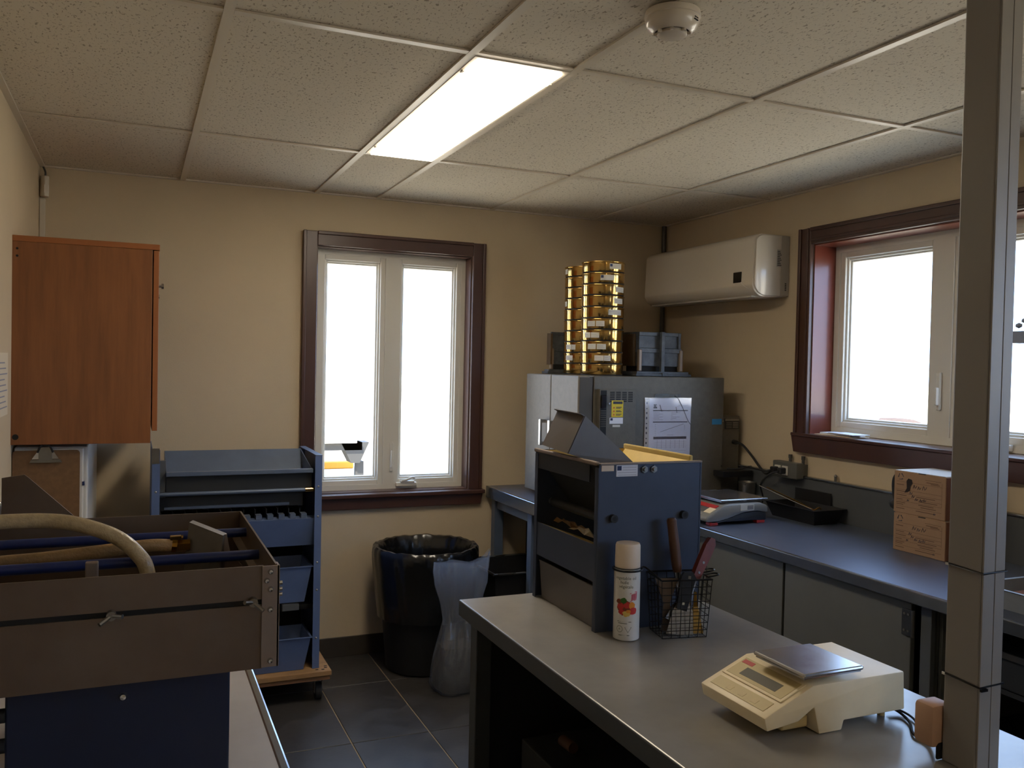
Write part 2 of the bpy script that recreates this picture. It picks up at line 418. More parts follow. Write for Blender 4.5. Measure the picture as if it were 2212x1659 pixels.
# ---- right windows (the second one is added unseen along this wall to light camera-facing surfaces)
xo = XR-.022; xf0, xf1 = XR+.122, XR+.21
mat('reveal_red', '#6b3023', .30, mottle=.1, mscale=6, coat=.2)
def right_window(name, y0, y1, mid):
    w2 = struct_root(name, (XR, (y0+y1)/2, 1.13))
    def rtrim(a, b, z0, z1, e):
        g = G().box(xo, XR, a, b, z0, z1, bev=.003)
        if e == 'F': g.box(xo-.008, xo+.002, b-.016, b+.001, z0, z1, bev=.003).box(xo-.004, xo+.002, a+.012, a+.024, z0, z1, bev=.002)
        if e == 'N': g.box(xo-.008, xo+.002, a-.001, a+.016, z0, z1, bev=.003)
        if e == 'T': g.box(xo-.008, xo+.002, a, b, z1-.016, z1+.001, bev=.003).box(xo-.004, xo+.002, a, b, z0+.012, z0+.024, bev=.002)
        return g
    part(rtrim(y1, y1+.073, RZ0, 2.118, 'F'), 'casing', 'trim_brown', w2)
    part(rtrim(y0-.073, y0, RZ0, 2.118, 'N'), 'casing', 'trim_brown', w2)
    part(rtrim(y0, y1, RZ1, 2.118, 'T'), 'casing', 'trim_brown', w2)
    part(G().box(xo-.012, XR+.09, y0-.08, y1+.085, 1.178, 1.192, bev=.003), 'sill', 'trim_brown', w2)
    part(G().prism([(y0-.09, 1.178), (y1+.087, 1.178), (y1+.070, 1.105), (y0-.07, 1.105)], 0, xo-.006, XR-.001, bev=.002), 'apron', 'trim_brown', w2)
    g = G().box(XR, xf0, y1-.006, y1, RZ0, RZ1).box(XR, xf0, y0, y0+.006, RZ0, RZ1).box(XR, xf0, y0+.006, y1-.006, RZ1-.006, RZ1)
    part(g, 'reveal', 'reveal_red', w2, label='reddish brown glossy window reveal')
    g = G()
    for q in ((y1-.034, y1-.0062, RZ0+.003, RZ1-.0062), (y0+.0062, y0+.034, RZ0+.003, RZ1-.0062), (y0+.034, y1-.034, RZ1-.034, RZ1-.0062), (y0+.034, y1-.034, RZ0+.003, RZ0+.034), (mid-.045, mid+.045, RZ0+.034, RZ1-.034)): g.box(xf0, xf1, q[0], q[1], q[2], q[3])
    part(g, 'window_frame', 'frame_white', w2)
    sash(w2, mid+.035, y1-.030, RZ0+.030, RZ1-.030, xf0, .030, 'x')
    sash(w2, y0+.030, mid-.035, RZ0+.030, RZ1-.030, xf0, .030, 'x')
    g = G().box(xf0-.014, xf0+.001, mid-.008, mid+.010, 1.33, 1.48, bev=.004).box(xf0-.028, xf0-.010, mid-.005, mid+.007, 1.35, 1.42, bev=.004)
    part(g, 'lock_lever', 'frame_white', w2)
    q = mid-.21
    g = G().box(xf0-.02, xf0+.004, q-.11, q, 1.198, 1.222, bev=.004).tube([(xf0-.02, q-.01, 1.222), (xf0-.03, q-.04, 1.235), (xf0-.026, q-.08, 1.228), (xf0-.03, q-.11, 1.24)], .006, 8)
    part(g, 'crank_handle', 'frame_white', w2, smooth=True)
right_window('window_2', RY0, RY1, MID2)
right_window('added_window', R3A, R3B, (R3A+R3B)/2)

# ================================================================== LIGHTS IN THE CEILING
def troffer(y0, y1, label, lens='lamp_lens'):
    t = thing('ceiling_light', label, 'light', (.762, (y0+y1)/2, HC), 'recessed ceiling lights')
    x0, x1 = .6216, .9024
    g = G().box(x0, x0+.016, y0+.012, y1-.012, HC-.006, HC+.004).box(x1-.016, x1, y0+.012, y1-.012, HC-.006, HC+.004).box(x0+.016, x1-.016, y0+.012, y0+.028, HC-.006, HC+.004).box(x0+.016, x1-.016, y1-.028, y1-.012, HC-.006, HC+.004)
    part(g, 'frame', 'lamp_frame', t)
    part(G().box(x0+.017, x1-.017, y0+.029, y1-.029, HC-.012, HC+.002), 'diffuser', lens, t, label='glowing white diffuser panel')
    for yy in (y0+.12, y1-.15):
        part(G().box(x1-.012, x1-.004, yy, yy+.02, HC-.010, HC-.006, bev=.001), 'latch', 'lamp_frame', t)
        part(G().box(x0+.004, x0+.012, yy, yy+.02, HC-.010, HC-.006, bev=.001), 'latch', 'lamp_frame', t)
    part(G().box(x0, x1, y0+.012, y1-.012, HC+.006, HC+.045), 'housing', 'lamp_frame', t)
troffer(0, 1.219, 'narrow lit ceiling light panel opposite the back window')
troffer(-3.658, -2.438, 'narrow dimmer ceiling light panel added at the rear end, out of view', 'lamp_lens_fill')  # added fill light behind the camera, brightens camera-facing surfaces
# smoke detector
c = (.925, -.455, HC-.004)
sd = thing('smoke_detector', 'round white smoke detector on the ceiling', 'smoke detector', c)
part(G().lathe([(0, 0), (.062, 0), (.064, -.006), (.064, -.014), (.058, -.016)], c, 40), 'base', 'detector', sd, smooth=True)
part(G().lathe([(.061, -.015), (.062, -.022), (.056, -.036), (.044, -.046), (.040, -.047)], c, 40), 'cover', 'detector', sd, smooth=True)
part(G().lathe([(.039, -.040), (.039, -.046)], c, 32), 'vent_ring', 'black_gap', sd)
part(G().lathe([(.0, -.056), (.028, -.055), (.034, -.052), (.034, -.046), (0, -.044)], c, 32), 'cap', 'detector', sd, smooth=True)
for k in range(8):
    a = k*math.pi/4+.2
    M = Matrix.Translation(c) @ Matrix.Rotation(a, 4, 'Z')
    part(G().box(.031, .042, -.003, .003, -.052, -.044, M=M), 'rib', 'detector', sd)
a = math.radians(-62)
M = Matrix.Translation(c) @ Matrix.Rotation(a, 4, 'Z')
for dz in (-.024, -.029): part(G().box(.0585, .0615, -.008, .008, dz-.001, dz+.001, M=M), 'slot', 'black_gap', sd)

# ================================================================== LEFT SIDE
# wall cabinet
cb = thing('wall_cabinet', 'orange-brown wooden wall cabinet hung on the left wall', 'cabinet', (-.35, 1.55, 1.163))
Y0, Y1 = 1.25, 1.98
part(G().box(XL, -.138, Y0, Y0+.018, 1.163, 1.860, bev=.001), 'side_panel', 'cab_wood', cb)
part(G().box(XL, -.138, Y1-.018, Y1, 1.163, 1.860, bev=.001), 'side_panel', 'cab_wood', cb)
part(G().box(XL, -.114, Y0-.002, Y1, 1.860, 1.880, bev=.001), 'top_panel', 'cab_edge', cb)
part(G().box(XL, -.138, Y0+.018, Y1-.018, 1.20, 1.218), 'bottom_panel', 'cab_wood', cb)
part(G().box(XL, XL+.008, Y0+.018, Y1-.018, 1.218, 1.86), 'back_panel', 'cab_wood', cb)
for k, (a, b) in enumerate(((Y0, 1.613), (1.617, Y1))):
    d = part(G().box(-.134, -.116, a, b, 1.207, 1.857, bev=.001), 'door', 'cab_edge', cb)
    yk = 1.31 if k == 0 else b-.06
    part(G().cyl((-.116, yk, 1.735), (-.106, yk, 1.735), .005).cyl((-.106, yk, 1.735), (-.098, yk, 1.735), .010), 'knob', 'chrome', d, smooth=True)
for z in (1.835, 1.81): part(G().cyl((-.565, Y0-.001, z), (-.565, Y0+.002, z), .004, n=10), 'screw_cap', 'black_gap', cb)
part(G().cyl((-.566, Y0-.001, 1.19), (-.566, Y0+.002, 1.19), .010, n=12), 'bumper', 'black_gap', cb)
# corner sensor + conduit
c = (-.555, 2.12, 2.153)
ms = thing('motion_sensor', 'small white motion sensor high in the room corner', 'sensor', c)
part(G().prism([(-.585+.012, 2.140), (-.545, 2.140), (-.540, 2.110), (-.556, 2.098), (-.574, 2.112)], 2, 2.155, 2.244, bev=.004), 'housing', 'pvc', ms, smooth=True)
part(G().prism([(-.5425, 2.1105), (-.5565, 2.0995), (-.5575, 2.0985), (-.5415, 2.109)], 2, 2.170, 2.205), 'lens', 'frame_white', ms)
part(G().tube([(-.558, 2.13, 2.24), (-.556, 2.128, 2.262), (-.565, 2.13, 2.286)], .004, 8), 'cable', 'pipe_grey', ms, smooth=True)
solo(G().box(-.579, -.556, 2.128, 2.1435, 1.0, 2.150, bev=.004).box(-.581, -.554, 2.126, 2.1438, 1.6, 1.612, bev=.002), 'cable_conduit', 'pvc', 'white plastic cable conduit running down the back corner from the sensor', 'conduit')
# poster on left wall
po = thing('wall_notice', 'pinkish white paper notice taped to the left wall beside the wooden cabinet', 'notice', (XL, 1.04, 1.27))
part(G().box(XL+.0005, XL+.002, .93, 1.15, 1.275, 1.478), 'sheet', 'paper_warm', po)
g = G()
for k in range(9): g.quad((XL+.0026, .95, 1.30+k*.018), (XL+.0026, 1.13-(k % 3)*.03, 1.30+k*.018), (XL+.0026, 1.13-(k % 3)*.03, 1.304+k*.018), (XL+.0026, .95, 1.304+k*.018))
part(g, 'print', 'ink_soft', po)
# white metal unit + clipboard
un = thing('metal_locker', 'narrow white metal locker standing under the wooden wall cabinet', 'locker', (-.46, 1.7, 0))
part(G().box(-.575, -.343, 1.30, 2.125, .03, 1.150, bev=.006), 'body', 'unit_white', un)
part(G().box(-.572, -.357, 1.285, 1.299, .05, 1.146, bev=.004), 'door', 'unit_white', un)
part(G().box(-.56, -.36, 1.32, 2.1, 0, .03), 'plinth', 'dark_metal', un)
part(G().cyl((-.375, 1.285, .62), (-.375, 1.268, .62), .012), 'knob', 'chrome', un, smooth=True)
part(G().box(-.3605, -.353, 1.2835, 1.2995, 1.012, 1.026), 'tape', 'navy', un)
kb = thing('clipboard', 'brown hardboard clipboard hanging on the white locker', 'clipboard', (-.48, 1.275, .83))
pts = []
for cx, cz, a0 in ((-.380, 1.128, 0), (-.578+.012, 1.128, 90), (-.578+.012, .842, 180), (-.380, .842, 270)):
    for k in range(5):
        a = math.radians(a0+k*22.5); pts.append((cx+.012*math.cos(a), cz+.012*math.sin(a)))
part(G().prism(pts, 1, 1.279, 1.2825), 'board', 'clip_board', kb)
g = G().prism([(-.525, 1.098), (-.425, 1.098), (-.430, 1.108), (-.520, 1.108)], 1, 1.268, 1.279)
g.prism([(-.497, 1.106), (-.455, 1.106), (-.455, 1.140), (-.465, 1.152), (-.487, 1.152), (-.497, 1.140)], 1, 1.270, 1.276)
part(g, 'clip_lever', 'steel', kb)
g = G().prism([(-.518, 1.110), (-.434, 1.110), (-.452, 1.138), (-.500, 1.138)], 1, 1.276, 1.279)
part(g, 'clip_spring', 'chrome', kb)
part(G().tube([(-.500, 1.266, 1.134), (-.490, 1.262, 1.156), (-.476, 1.262, 1.160), (-.462, 1.262, 1.156), (-.452, 1.266, 1.134)], .0035, 8), 'hanger_loop', 'black_plastic', kb, smooth=True)

# left bench
lb = thing('side_bench', 'grey metal bench along the left wall carrying the steel tub', 'bench', (-.27, -1.8, 0))
part(G().box(-.572, .038, -3.4, -.28, .812, .83, bev=.002), 'bench_top', mat('bench_metal', '#bcb9bb', .28, .30, mottle=.10, mscale=6, detail=4), lb)
part(G().box(.022, .040, -3.4, -.28, .775, .8315, bev=.004), 'front_lip', 'galv_edge', lb)
for y in (-3.35, -1.85, -.33):
    for x in (-.55, -.015): part(G().box(x, x+.035, y, y+.035, 0, .812), 'leg', 'grey_metal', lb)
part(G().box(-.56, .02, -3.3, -.34, .16, .175), 'lower_shelf', 'grey_metal', lb)
# blue base housing
bh = thing('drive_housing', 'dark blue metal housing standing on the left bench under the steel tub', 'machine base', (-.2, -.6, .83))
part(G().box(-.352, -.056, -.80, -.42, .832, 1.008, bev=.003), 'case', 'blue_dark', bh)
part(G().box(-.349, -.060, -.794, -.43, 1.008, 1.018), 'gap_shade', 'black_gap', bh)  # black strip standing in for the shade in the gap below the tub
part(G().lathe([(0, .006), (.004, .005), (.0065, 0)], (0, 0, 0), 14), 'screw', 'chrome', bh, smooth=True, local=True)
bh.children[-1].location = Vector((-.2035, -.80, .985))-bh.location; bh.children[-1].rotation_euler = (math.pi/2, 0, 0)
for k in range(4):
    part(G().cyl((-.40, -.795, .85+k*.042), (-.352, -.795, .85+k*.042), .010, n=12), 'cable_gland', 'rubber', bh, smooth=True)
# steel tub
tb = thing('wash_tub', 'open rectangular steel wash tub with slotted front panel and bolted corner angle', 'tub', (-.28, -.61, 1.02))
X0, X1, Y0, Y1, Z0, Z1 = -.570, .004, -.850, -.370, 1.020, 1.173
t = .003
g = G().box(X0, X1-.02, Y0, Y0+t, Z0, 1.1145).box(X0, X1-.02, Y0, Y0+t, 1.1225, Z1-.001).box(X0, -.36, Y0, Y0+t, 1.1145, 1.1225)
part(g, 'front_panel', 'tub_steel', tb)
part(G().box(-.36, X1-.02, Y0+t, Y0+t+.002, 1.105, 1.132), 'slot_backing', 'black_gap', tb)
part(G().box(X0, X1, Y1-t, Y1, Z0, Z1), 'back_panel', 'tub_steel', tb)
part(G().box(X1-t, X1, Y0+t, Y1-t, Z0, Z1), 'end_panel', 'tub_steel', tb)
part(G().box(X0, X0+t, Y0+t, Y1-t, Z0, Z1), 'end_panel', 'tub_steel', tb)
part(G().box(X0+t, X1-t, Y0+t, Y1-t, Z0+.002, Z0+.006), 'bottom_plate', 'tub_steel', tb)
mat('angle_steel', '#8b7c70', .42, .4, mottle=.1, mscale=12)
part(G().box(X1-.022, X1+.002, Y0-.003, Y0+.0, Z0+.002, Z1-.0015).box(X1, X1+.003, Y0-.003, Y0+.022, Z0+.002, Z1-.0015), 'corner_angle', 'angle_steel', tb)
part(G().box(X1-.016, X1-t, Y0+.02, Y1-t, 1.120, 1.124), 'inner_ledge', 'angle_steel', tb)
scr = None
for sx, sz in ((-.006, 1.163), (-.0115, 1.150), (-.006, 1.137), (-.006, 1.107), (-.005, 1.031)):
    if scr is None:
        scr = part(G().lathe([(0, .0045), (.0028, .004), (.0045, 0)], (0, 0, 0), 12), 'screw', 'chrome', tb, smooth=True, local=True); o = scr
    else:
        o = scr.copy(); COL.objects.link(o)
    o.location = Vector((sx, Y0-.003, sz))-tb.location; o.rotation_euler = (math.pi/2, 0, 0)
for zz in (1.125, 1.133, 1.142):
    part(G().cyl((X1+.003, Y0+.012, zz), (X1+.009, Y0+.012, zz), .003, n=8), 'end_bolt', 'chrome', tb, smooth=True)
for sx, sz, an in ((-.219, 1.119, .3), (-.031, 1.121, -.5)):
    wn = part(G().cyl((sx, Y0, sz), (sx, Y0-.012, sz), .0065, n=12), 'wing_nut', 'steel', tb, smooth=True)
    for s in (-1, 1):
        e = Vector((math.cos(an)*s*.015, -.010, math.sin(an)*s*.015-.004))
        part(G().tube([(sx, Y0-.008, sz), tuple(Vector((sx, Y0-.008, sz))+e)], .0032, 8, 1), 'wing', 'steel', wn, smooth=True)
for yy, zz in ((-.48, 1.152), (-.66, 1.148)):
    part(G().cyl((X0+t, yy, zz), (X1-t, yy, zz), .0085, n=14), 'rod', 'rod_blue', tb, smooth=True, label='blue rod across the tub')
part(G().prism([(-.41, 1.173), (-.41, 1.252), (-.374, 1.257), (-.368, 1.252), (-.288, 1.173)], 1, Y1, Y1+.003), 'splash_guard', 'tub_steel', tb)
part(G().box(-.258, -.240, -.72, -.708, 1.026, 1.165, bev=.002), 'divider_post', 'angle_steel', tb)
sh = thing('wash_sprayer', 'grey metal paddle sprayer resting inside the steel tub', 'sprayer', (-.09, -.6, 1.03))
g = G().hexa([(-.125, -.640, 1.03), (-.070, -.66, 1.03), (-.055, -.64, 1.03), (-.110, -.62, 1.03), (-.105, -.59, 1.195), (-.053, -.625, 1.176), (-.046, -.605, 1.176), (-.098, -.570, 1.195)])
part(g, 'paddle', mat('paddle_metal', '#5c544a', .45, .5, mottle=.2, mscale=20), sh)
part(G().prism([(-.056, 1.176), (-.046, 1.176), (-.040, 1.145), (-.020, 1.12), (-.058, 1.05)], 1, -.615, -.605), 'side_web', 'angle_steel', sh)
part(G().cyl((-.125, -.602, 1.158), (-.104, -.602, 1.158), .0105, n=6).cyl((-.133, -.602, 1.160), (-.125, -.602, 1.159), .012, n=12), 'brass_fitting', 'brass_dark', sh)
part(G().box(-.136, -.118, -.608, -.596, 1.168, 1.176, bev=.001).cyl((-.130, -.602, 1.173), (-.115, -.602, 1.173), .003), 'hose_clamp', 'brass', sh)
solo(G().tube([(-.545, -.62, 1.135), (-.48, -.62, 1.146), (-.381, -.62, 1.152), (-.318, -.62, 1.1545), (-.218, -.615, 1.161), (-.163, -.608, 1.163), (-.128, -.602, 1.159)], .0105, 14), 'supply_hose', 'hose_dirty', 'dirty braided hose clamped to the brass fitting of the sprayer', 'hose', smooth=True)
solo(G().tube([(-.555, -.66, 1.208), (-.47, -.66, 1.219), (-.378, -.655, 1.221), (-.316, -.65, 1.219), (-.272, -.66, 1.213), (-.220, -.672, 1.194), (-.188, -.683, 1.168), (-.171, -.685, 1.135), (-.164, -.686, 1.05)], .0115, 14), 'drain_hose', 'hose', 'pale braided hose arching over the blue rods into the tub', 'hose', smooth=True)
fc = thing('wall_tap', 'chrome tap with a dark red knob on the left wall behind the tub', 'tap', (-.55, -.33, 1.1))
part(G().cyl((-.579, -.33, 1.20), (-.43, -.33, 1.20), .010).tube([(-.44, -.33, 1.20), (-.425, -.33, 1.20), (-.418, -.33, 1.185), (-.415, -.33, 1.14)], .009, 10), 'spout', 'chrome', fc, smooth=True)
part(G().cyl((-.46, -.33, 1.21), (-.46, -.33, 1.225), .005).cyl((-.46, -.33, 1.225), (-.46, -.33, 1.245), .018, .014), 'knob', 'red_wood', fc, smooth=True)
part(G().cyl((-.579, -.33, 1.20), (-.574, -.33, 1.20), .022), 'wall_flange', 'chrome', fc, smooth=True)

# ================================================================== LARGE SAMPLE SPLITTER ON DOLLY
dl = thing('wooden_dolly', 'low plywood dolly on casters carrying the blue sample splitter', 'dolly', (.22, 1.83, 0))
part(G().box(-.16, .603, 1.575, 2.10, .116, .137, bev=.002), 'deck', 'plywood', dl)
part(G().box(-.15, .597, 1.58, 2.09, .098, .1155), 'under_deck', 'ply_edge', dl)
for x, y in ((.555, 1.63), (.555, 2.04), (-.115, 1.63), (-.115, 2.04)):
    cs = part(G().box(x-.03, x+.03, y-.03, y+.03, .093, .0975).box(x-.017, x-.014, y-.012, y+.018, .03, .093).box(x+.014, x+.017, y-.012, y+.018, .03, .093).cyl((x, y, .085), (x, y, .094), .024), 'caster', 'steel', dl)
    part(G().cyl((x-.012, y+.006, .036), (x+.012, y+.006, .036), .036, n=28), 'wheel', 'rubber', cs, smooth=True)
    part(G().cyl((x-.022, y+.006, .036), (x+.022, y+.006, .036), .005, n=10), 'axle', 'chrome', cs, smooth=True)
for x, y in ((.57, 1.60), (.588, 1.64), (.545, 1.605), (.585, 1.62)): part(G().box(x-.006, x+.006, y-.004, y+.004, .1365, .138), 'nail_head', 'rubber', dl)
sp = thing('sample_splitter', 'large blue riffle sample splitter standing on the plywood dolly under the window', 'sample splitter', (.22, 1.83, .138))
YF, YK = 1.625, 2.035
for x0, s, nm in ((-.125, 1, 'l'), (.557, -1, 'r')):
    up = part(G().box(min(x0, x0+s*.003), max(x0, x0+s*.003), YF, YK, .138, 1.062 if s < 0 else 1.10).box(min(x0, x0+s*.030), max(x0, x0+s*.030), YF-.003, YF, .138, 1.062 if s < 0 else 1.10).box(min(x0, x0+s*.03), max(x0, x0+s*.03), YK, YK+.003, .138, 1.062), 'upright', 'blue_paint', sp)
    for z in (.27, .48, .60, .80, .93):
        part(G().lathe([(0, .002), (.0035, .0015), (.005, 0)], (0, 0, 0), 10), 'rivet', 'steel', up, smooth=True, local=True)
        q = up.children[-1]; q.location = Vector((x0+s*.015, YF-.003, z))-rootpos(up); q.rotation_euler = (math.pi/2, 0, 0)
part(G().box(.530, .558, YF-.002, YK+.004, 1.0625, 1.066), 'upright_cap', 'blue_grey', sp)
part(G().box(-.126, -.097, YF-.006, YF+.02, 1.045, 1.105), 'left_cap', 'steel', sp)
# hopper: sloping trough between the uprights
g = G()
xa, xb = -.070, .520
A = [(xa, 1.66, 1.004), (xb, 1.66, 1.022), (xb-.005, 1.93, 1.072), (xa, 1.93, 1.058)]
g.hexa([(xa, 1.66, 1.001), (xb, 1.66, 1.001), (xb, 1.80, .90), (xa, 1.80, .90), (xa, 1.66, 1.004), (xb, 1.66, 1.004), (xb, 1.803, .903), (xa, 1.803, .903)])
g.hexa([(xa, 1.80, .90), (xb, 1.80, .90), (xb, 1.95, 1.062), (xa, 1.95, 1.062), (xa, 1.80, .904), (xb, 1.80, .904), (xb, 1.946, 1.064), (xa, 1.946, 1.064)])
for x in (xa, xb-.003): g.prism([(1.66, 1.004), (1.80, .90), (1.95, 1.064)], 0, x, x+.003)
part(g, 'hopper', 'blue_grey', sp)
part(G().box(xa-.002, xb+.002, 1.640, 1.662, .988, 1.006, bev=.002), 'hopper_lip', 'blue_grey', sp, label='folded front lip of the hopper')
part(G().box(xa, xb, 1.665, 1.669, .915, .99), 'hopper_front', 'dark_metal', sp)
part(G().box(-.10, -.072, 1.67, 1.70, .90, 1.05), 'hinge_block', 'grey_metal', sp)
part(G().cyl((-.12, 1.648, .915), (.553, 1.648, .915), .0085, n=14), 'lever_rod', 'blue_grey', sp, smooth=True)
part(G().cyl((.49, 1.648, .915), (.53, 1.648, .915), .011, n=14), 'rod_collar', 'brass', sp, smooth=True)
part(G().box(-.09, .49, 1.70, 1.704, .84, .90), 'baffle', 'dark_metal', sp)
part(G().box(-.075, .43, 1.690, 1.700, .845, .856), 'baffle_ledge', 'blue_grey', sp)
for k in range(13):
    x = -.09+k*.047
    part(G().box(x, x+.024, 1.645, 1.69, .793, .812), 'riffle_tooth', 'blue_grey', sp)
    part(G().hexa([(x, 1.69, .79), (x+.003, 1.69, .79), (x+.003, 1.98, .70), (x, 1.98, .70), (x, 1.69, .83), (x+.003, 1.69, .83), (x+.003, 1.98, .83), (x, 1.98, .83)]), 'riffle_fin', 'dark_metal', sp)
part(G().hexa([(-.118, 1.665, .670), (.548, 1.665, .670), (.548, 1.672, .670), (-.118, 1.672, .670), (-.118, 1.632, .791), (.548, 1.632, .791), (.548, 1.70, .793), (-.118, 1.70, .793)]), 'chute_panel', 'blue_paint', sp)
part(G().box(-.118, .548, 2.02, 2.024, .14, 1.0), 'back_panel', 'dark_metal', sp)
def pan(root, x0, x1, y0, y1, z0, z1, tp, m, nm='pan', lip=.010, m_in=None, t=.003):
    """open tapered pan: bottom inset by tp, wall thickness t, rim lip"""
    g = G()
    O = [(x0, y0), (x1, y0), (x1, y1), (x0, y1)]; I = [(x0+tp, y0+tp), (x1-tp, y0+tp), (x1-tp, y1-tp), (x0+tp, y1-tp)]
    def ring(pts, z): return [g.bm.verts.new((p[0], p[1], z)) for p in pts]
    def ins(pts, d): return [(pts[0][0]+d, pts[0][1]+d), (pts[1][0]-d, pts[1][1]+d), (pts[2][0]-d, pts[2][1]-d), (pts[3][0]+d, pts[3][1]-d)]
    rings = [ring(ins(I, t), z0+t), ring(ins(O, t), z1), ring(ins(O, -lip), z1), ring(ins(O, -lip), z1-.003), ring(O, z1-.003), ring(I, z0)]
    for a, b in zip(rings, rings[1:]):
        for k in range(4): g.bm.faces.new((a[k], a[(k+1) % 4], b[(k+1) % 4], b[k]))
    g.bm.faces.new(rings[0]); g.bm.faces.new(rings[-1][::-1])
    return part(g, nm, m, root)
pan(sp, -.10, .520, 1.632, 1.86, .425, .585, .025, 'blue_paint', 'pan', .006)
pan(sp, -.10, .515, 1.60, 1.80, .139, .285, .025, 'blue_paint', 'pan', .006)
for z in (.40,):
    part(G().box(-.11, .545, 1.70, 1.86, z-.02, z+.0), 'pan_shelf', 'dark_metal', sp)
    part(G().box(.40, .47, 1.64, 1.70, z-.005, z+.020), 'pan_stop', 'grey_metal', sp)

# ================================================================== BIN, LINER, CLEAR BAG
BC = (1.118, 1.885)
bn = thing('trash_can', 'tall round dark grey trash can below the back window', 'trash can', (BC[0], BC[1], 0))
part(G().lathe([(0, .0), (.172, 0), (.185, .01), (.232, .555), (.240, .56), (.240, .578), (.228, .578), (.180, .02), (0, .02)], (BC[0], BC[1], 0), 48), 'can_body', 'bin_grey', bn, smooth=True)
random.seed(3)
ph = [random.uniform(0, 6.28) for _ in range(10)]
def wr(amp):
    def f(p, a):
        r = math.hypot(p.x, p.y)
        w = sum(math.sin(a*k+ph[i]+p.z*(3+2*i)) for i, k in enumerate((7, 11, 17, 23, 31)))/5
        w2 = sum(math.sin(a*k+ph[5+i]+p.z*25) for i, k in enumerate((9, 14, 26)))/3
        q = amp*(w*.9+w2*.5)
        return Vector((p.x*(1+q/r), p.y*(1+q/r), p.z+amp*.8*w2))
    return f
g = G().lathe([(.218, .30), (.222, .38), (.230, .45), (.236, .47)], (BC[0], BC[1], 0), 120, fn=wr(.004))
prof = [(.232, .26), (.236, .31), (.243, .37), (.248, .43), (.254, .49), (.258, .53), (.259, .560), (.256, .582), (.247, .592), (.232, .590), (.220, .57), (.212, .52), (.205, .45), (.195, .36), (.180, .25)]
g = G().lathe(prof, (BC[0], BC[1], 0), 140, fn=wr(.0045))
solo(g, 'bin_liner', 'liner', 'shiny black plastic bag lining the trash can and folded over its rim', 'garbage bag', smooth=True)
# clear bag
cbg = thing('plastic_bag', 'tall clear plastic bag with grey sediment leaning on the trash can', 'plastic bag', (1.14, 1.52, 0))
def bagring(cx, cy, hx, hy, z, n=36, amp=.006, k0=0):
    out = []
    for i in range(n):
        a = 2*math.pi*i/n
        w = amp*(math.sin(5*a+z*9+k0)+.7*math.sin(9*a-z*14)+.5*math.sin(14*a+z*31))
        e = .8
        ca, sa = math.cos(a), math.sin(a)
        out.append((cx+(hx+w)*math.copysign(abs(ca)**e, ca), cy+(hy+w)*math.copysign(abs(sa)**e, sa), z+.3*w))
    return out
lv = [(l_[0]+.015+.035*l_[4]/.585, *l_[1:]) for l_ in [(1.15, 1.53, .105, .090, .004), (1.155, 1.53, .128, .105, .03), (1.16, 1.53, .132, .105, .08), (1.155, 1.53, .122, .095, .14), (1.150, 1.53, .108, .080, .20), (1.145, 1.53, .090, .060, .26), (1.140, 1.53, .085, .040, .32), (1.135, 1.53, .098, .030, .40), (1.130, 1.525, .118, .030, .48), (1.127, 1.525, .128, .028, .54), (1.13, 1.525, .132, .022, .585)]]
g = G(); rows = [[g.bm.verts.new(c) for c in bagring(*l)] for l in lv]
for v in rows[-1]:
    v.co.z += .05*max(0, (v.co.x-1.245)/.07)**2 - .012*max(0, 1-abs(v.co.x-1.20)/.06)
for a, b in zip(rows, rows[1:]):
    for i in range(36): g.bm.faces.new((a[i], a[(i+1) % 36], b[(i+1) % 36], b[i]))
g.bm.faces.new(rows[0][::-1])
part(g, 'bag_film', 'poly_bag', cbg, smooth=True)
g = G(); rows = [[g.bm.verts.new(c) for c in bagring(l[0], l[1], l[2]-.009, l[3]-.009, l[4]+.004, amp=.005)] for l in lv[:5]]
for a, b in zip(rows, rows[1:]):
    for i in range(36): g.bm.faces.new((a[i], a[(i+1) % 36], b[(i+1) % 36], b[i]))
g.bm.faces.new(rows[0][::-1]); g.bm.faces.new(rows[-1])
part(g, 'sediment', 'sediment', cbg, smooth=True, label='grey sediment settled in the bag')
# black crate under back counter
ck = thing('black_bin', 'black rectangular plastic bin under the back counter beside the clear bag', 'bin', (1.62, 1.75, 0))
pan(ck, 1.40, 1.72, 1.675, 2.03, .002, .47, .03, 'black_plastic', 'shell', .012)
part(G().tube([(1.388, 1.663, .47), (1.732, 1.663, .47), (1.732, 2.042, .47), (1.388, 2.042, .47)], .006, 8, 1, closed=True), 'rim', 'steel', ck, smooth=True)

# ================================================================== COUNTERS ON THE RIGHT
ZT = .828
wt = thing('worktop', 'L-shaped grey metal worktop with backsplash along the right wall and back corner', 'worktop', (2.2, .3, ZT-.035))
part(G().prism([(1.545, 2.140), (1.545, 1.25), (1.945, 1.25), (1.945, -3.30), (2.585, -3.30), (2.585, 2.140)], 2, ZT-.004, ZT, bev=.0015), 'top_sheet', 'galv', wt)
part(G().box(1.928, 1.946, -3.30, 1.25, ZT-.036, ZT+.0012, bev=.003), 'fascia', 'galv_edge', wt)
part(G().box(1.528, 1.546, 1.235, 2.140, ZT-.060, ZT+.0012, bev=.003), 'fascia', 'galv_edge', wt)
part(G().box(1.546, 1.928, 1.232, 1.25, ZT-.060, ZT+.0012, bev=.003), 'fascia', 'galv_edge', wt)
part(G().box(2.585, 2.609, -3.30, 2.140, ZT-.02, .992, bev=.003), 'backsplash', 'grey_metal', wt)
part(G().box(2.578, 2.609, -3.30, 2.10, .992, 1.000, bev=.002), 'splash_cap', 'galv_edge', wt)
